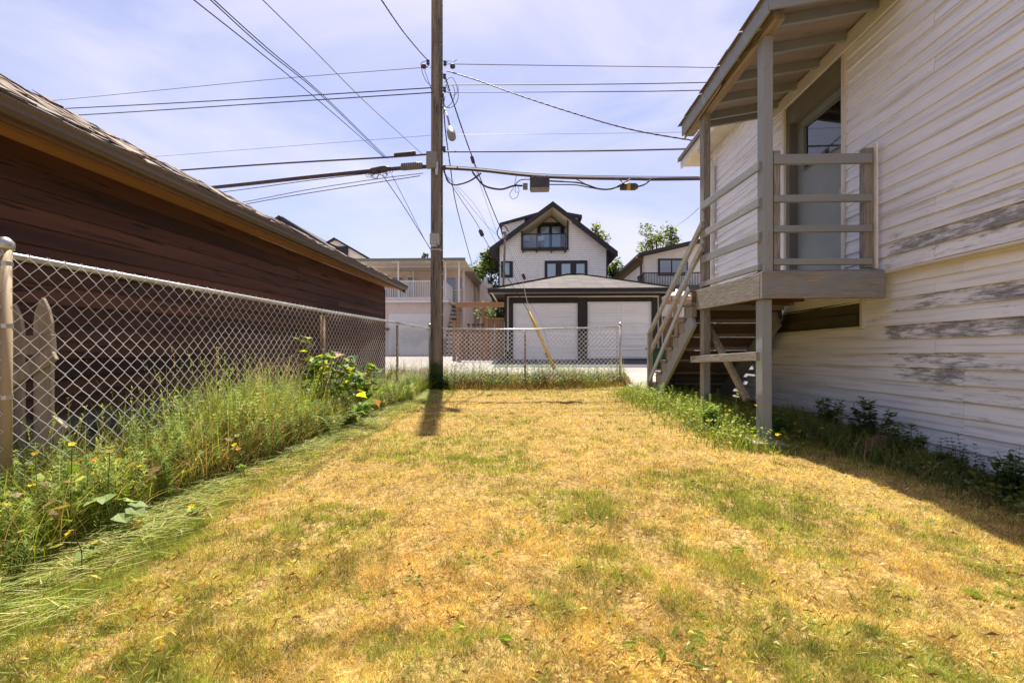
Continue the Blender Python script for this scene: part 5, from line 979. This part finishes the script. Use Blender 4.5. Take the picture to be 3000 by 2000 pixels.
# maple sapling, each leaf a part
def maple_mesh(name,mat):
    pts=[(0,0),(.10,-.02),(.22,.02),(.17,.12),(.42,.10),(.36,.20),(.50,.33),(.34,.34),(.30,.42),(.20,.40),(.22,.62),(.12,.58),(.0,.95)]
    poly=pts+[(-a,c) for a,c in pts[-2:0:-1]]
    V=[(a,c,.10*abs(a)-.12*c*c+.02*math.sin(9*c)) for a,c in poly]+[(0,.3,-.03)]; n=len(poly); me=bpy.data.meshes.new(name); me.from_pydata(V,[],[(n,i,(i+1)%n) for i in range(n)]); me.materials.append(mat); return me
LM=[maple_mesh('leaf',Mleaf('maple_yellow',(.42,.46,.04),tr=.55)),maple_mesh('leaf',Mleaf('maple_green',(.16,.26,.035),tr=.5)),maple_mesh('leaf',Mleaf('maple_dark',(.06,.12,.03),tr=.3)),maple_mesh('leaf',Mleaf('maple_pale',(.34,.36,.26),rough=.35,tr=.2)),maple_mesh('leaf',Mleaf('maple_red',(.32,.18,.08),tr=.4))]
def sapling(x,y,h,n,label,spread,wts):
    z=g1(x,y); t=thing('maple_sapling',(x,y,z),label,'sapling','maple saplings'); go=Vector(ORG[t.name]); b=MB()
    tips=[]
    for k in range(7):
        a=random.random()*6.28; top=Vector((x+spread*random.uniform(.2,1)*math.cos(a)*1.1,y+spread*random.uniform(.2,1.1)*math.sin(a),z+h*random.uniform(.45,1))); base=Vector((x,y,z)); P=smooth([base,base.lerp(top,.5)+Vector((0,0,h*.1)),top],4); b.tube(P,[.008*(1-i/len(P)*.7) for i in range(len(P))],5); tips.append(P)
    b.build('stem',M('sapling_bark',(.12,.08,.05)),t)
    for i in range(n):
        P=random.choice(tips); q=P[min(len(P)-1,random.randint(2,len(P)))]+Vector((random.uniform(-.09,.09),random.uniform(-.09,.09),random.uniform(-.06,.05))); s=random.uniform(.10,.19)
        me=random.choices(LM,wts)[0]; o=bpy.data.objects.new('leaf',me); COL.objects.link(o); o.parent=t; Mx=Matrix.Translation(q+Vector((0,0,ZO))-go)@Matrix.Rotation(random.random()*6.28,4,'Z')@Matrix.Rotation(random.uniform(-.9,.5),4,'X')@Matrix.Rotation(random.uniform(-.6,.6),4,'Y')@Matrix.Scale(s,4); o.matrix_local=Mx
sapling(-2.50,5.40,1.12,120,'young maple with yellow-green leaves against the rusty fence post',.40,[4,3,2,1.2,.3])
sapling(-2.40,6.3,1.02,95,'young maple with reddish shoots just past the rusty post',.42,[3,3,2,1,.25])
sapling(-2.25,5.6,.6,85,'low dark maple growth in front of the rusty post',.38,[1,3,4,1,.3])
# fern
fx,fy=-2.1,4.75; fz=g1(fx,fy); fe=thing('fern',(fx,fy,fz),'arching pale green fern below the maple saplings','fern'); random.seed(9)
for k in range(9):
    a=2*math.pi*k/9+random.uniform(-.2,.2); Ln=random.uniform(.28,.42); b=MB(); prev=None
    for i in range(15):
        t=i/14; c=Vector((fx+math.cos(a)*Ln*t,fy+math.sin(a)*Ln*t,fz+.22*math.sin(t*2.4)+.03)); wl=.075*math.sin(math.pi*min(1,t*.85+.15)); sd=Vector((-math.sin(a),math.cos(a),-.1)); fw=Vector((math.cos(a),math.sin(a),0))*.012
        for s in (-1,1): b.add([c-fw*.5,c+sd*s*wl+fw*.6+Vector((0,0,-.008)),c+fw*.7],[(0,1,2)])
    b.tube([(fx,fy,fz)]+[(fx+math.cos(a)*Ln*t,fy+math.sin(a)*Ln*t,fz+.22*math.sin(t*2.4)+.028) for t in (.1,.3,.5,.7,.85,1)],.002,3); b.build('frond',m_pale,fe)
# broad pale leaf clump
bx,by=wallpt(265,1165,-2.25); bz=g1(bx,by); bt=thing('broadleaf_plant',(bx,by,bz),'plant with large pale smooth leaves near the left fence post','plant')
for k in range(9):
    a=-.6+k*.7; c=Vector((bx+.05*math.cos(a),by+.05*math.sin(a),bz+.13+.014*k)); d=Vector((math.cos(a),math.sin(a)*.7,-.12)); s=Vector((-math.sin(a),math.cos(a),.15)); L_=.11
    MB().add([c,c+d*L_*.35+s*.045,c+d*L_*.7+s*.04,c+d*L_+Vector((0,0,-.02)),c+d*L_*.7-s*.04,c+d*L_*.35-s*.045,c+d*L_*.5+Vector((0,0,-.012))],[(0,1,6),(1,2,6),(2,3,6),(3,4,6),(4,5,6),(5,0,6)]).build('leaf',m_pale,bt)
    MB().tube([(bx,by,bz),c],.003,4).build('stalk',m_st,bt)
# rosettes in the lawn
def rosette(px,py,n,L_,mat=None):
    d=_ray(px,py); t_=-.95/d[2]
    for _ in range(3): t_=g1(d[0]*t_,d[1]*t_)/d[2]
    x,y=d[0]*t_,d[1]*t_; z=g1(x,y); b=MB()
    for k in range(n):
        a=random.random()*6.28; l_=L_*random.uniform(.6,1.2); up=random.uniform(.1,.6); dd=Vector((math.cos(a),math.sin(a),up)); l_*=.72; s=Vector((-math.sin(a),math.cos(a),random.uniform(-.4,.4)))*l_*.10; c=Vector((x+random.uniform(-.09,.09),y+random.uniform(-.06,.06),z-.005))
        b.add([c,c+dd*l_*.4+s*.8,c+dd*l_*.75+s-Vector((0,0,.01)),c+Vector((dd[0],dd[1],up*.4))*l_,c+dd*l_*.75-s-Vector((0,0,.01)),c+dd*l_*.4-s*.8],[(0,1,2,3),(0,3,4,5)])
    b.build('lawn_weed',mat or m_brl,label='flat green rosette in the '+('near' if py>1420 else 'middle' if py>1150 else 'far')+' lawn, '+('left of the pole line' if px<1000 else 'between the pole line and the garage doors' if px<1500 else 'towards the white house' if px<2050 else 'by the right edge near the house shadow'),cat='weed',group='rosettes in the lawn')
for px,py,n,L_ in ((1215,1225,14,.10),(1365,1193,12,.09),(1280,1190,10,.09),(1095,1280,14,.09),(985,1320,12,.08),(1160,1115,12,.09),(1690,1250,10,.08),(1905,1275,9,.08),(2130,1210,16,.11),(1985,1170,10,.09),(2320,1380,22,.13),(2270,1365,14,.11),(1560,1430,16,.11),(1600,1480,20,.10),(1370,1385,14,.08),(1100,1460,10,.09),(1540,1490,16,.12),(1850,1165,10,.09),(960,1320,8,.06),(1640,1545,12,.09),(1480,1190,10,.07),(890,1060,10,.08),(1050,1050,12,.08),(2200,1470,8,.09),(1870,1130,8,.09),(450,1355,9,.07)):
    rosette(px,py,n,L_,m_brl if random.random()<.6 else m_pale)
# clay pot
p=wallpt(2010,1058,2.95); z=g1(*p); pt=thing('clay_pot',(p[0],p[1],z),'dusty brown clay pot lying in the shade by the wall weeds','pot')
a=Vector((p[0]-.02,p[1]-.1,z+.10)); c=Vector((p[0]+.02,p[1]+.10,z+.10)); MB().tube([a,a.lerp(c,.12),a.lerp(c,.13),c],[.115,.115,.10,.075],16).build('pot_body',M('terracotta',(.20,.10,.07),(.14,.07,.05),9,bump=.4),pt,smooth=True)
# ---------------------------------------------------------------- trees beyond
def tree(px,py,y,rw,rh,n,label,cols,trunk=True,sz=.28,group=None):
    c=PY(px,py,y); base=Vector((c[0],y,-.2)); t=thing('leafy_tree',base,label,'tree',group)
    top=c; b=MB(); b.tube([base,base.lerp(top,.5)+Vector((.1,0,0)),top],[.22,.16,.06],8); random.seed(int(px))
    C=[]
    for k in range(16):
        a=random.random()*6.28; e=random.uniform(-.6,1); r=random.random()**.5; q=Vector((c[0]+rw*r*math.cos(a),y+rw*r*math.sin(a),c[2]+rh*e*.8)); C.append((q,random.uniform(.25,.5)*min(rw,rh))); b.tube([base.lerp(top,.7),q],[.06,.015],5)
    b.build('trunk',M('tree_bark',(.10,.075,.055)),t)
    k=RNG.integers(0,16,n); cen=np.array([list(q[0]) for q in C])[k]; rad=np.array([q[1] for q in C])[k]; dv=RNG.normal(0,1,(n,3)); dv/=np.linalg.norm(dv,axis=1)[:,None]; P=cen+dv*rad[:,None]*RNG.random(n)[:,None]**.4*1.3
    leafbits(P[:,0],P[:,1],P[:,2],RNG.uniform(.6,1.3,n)*sz,pick(cols,n,None,.25),'crown',t)
TG=[(.10,.15,.03),(.20,.24,.045),(.06,.10,.025)]
tree(1128,655,37,1.9,3.2,5000,'dark green tree between the beige house and the white house',TG,group=None)
tree(1354,548,40,1.15,.95,1000,'yellow-green tree top showing right of the white gable roof',[(.22,.26,.05),(.15,.2,.04)])
tree(1385,572,39,.9,1.0,160,'sparse dark red tree top beside the white house eave',[(.08,.03,.03)],sz=.16)
tree(1410,622,37,.8,.8,700,'green bush between the white house and the stucco house',TG)
tree(1508,553,38,1.5,1.1,1500,'airy green tree rising over the stucco house roof',[(.18,.24,.04),(.12,.17,.03)],sz=.24)
tree(1142,712,21,.9,.8,1500,'shrub behind the cedar fence under the arbour beam',TG,sz=.14)
tree(976,590,60,.4,.6,120,'tiny dark treetop above the patio roof left of the pole',[(.05,.07,.03)],sz=.3)
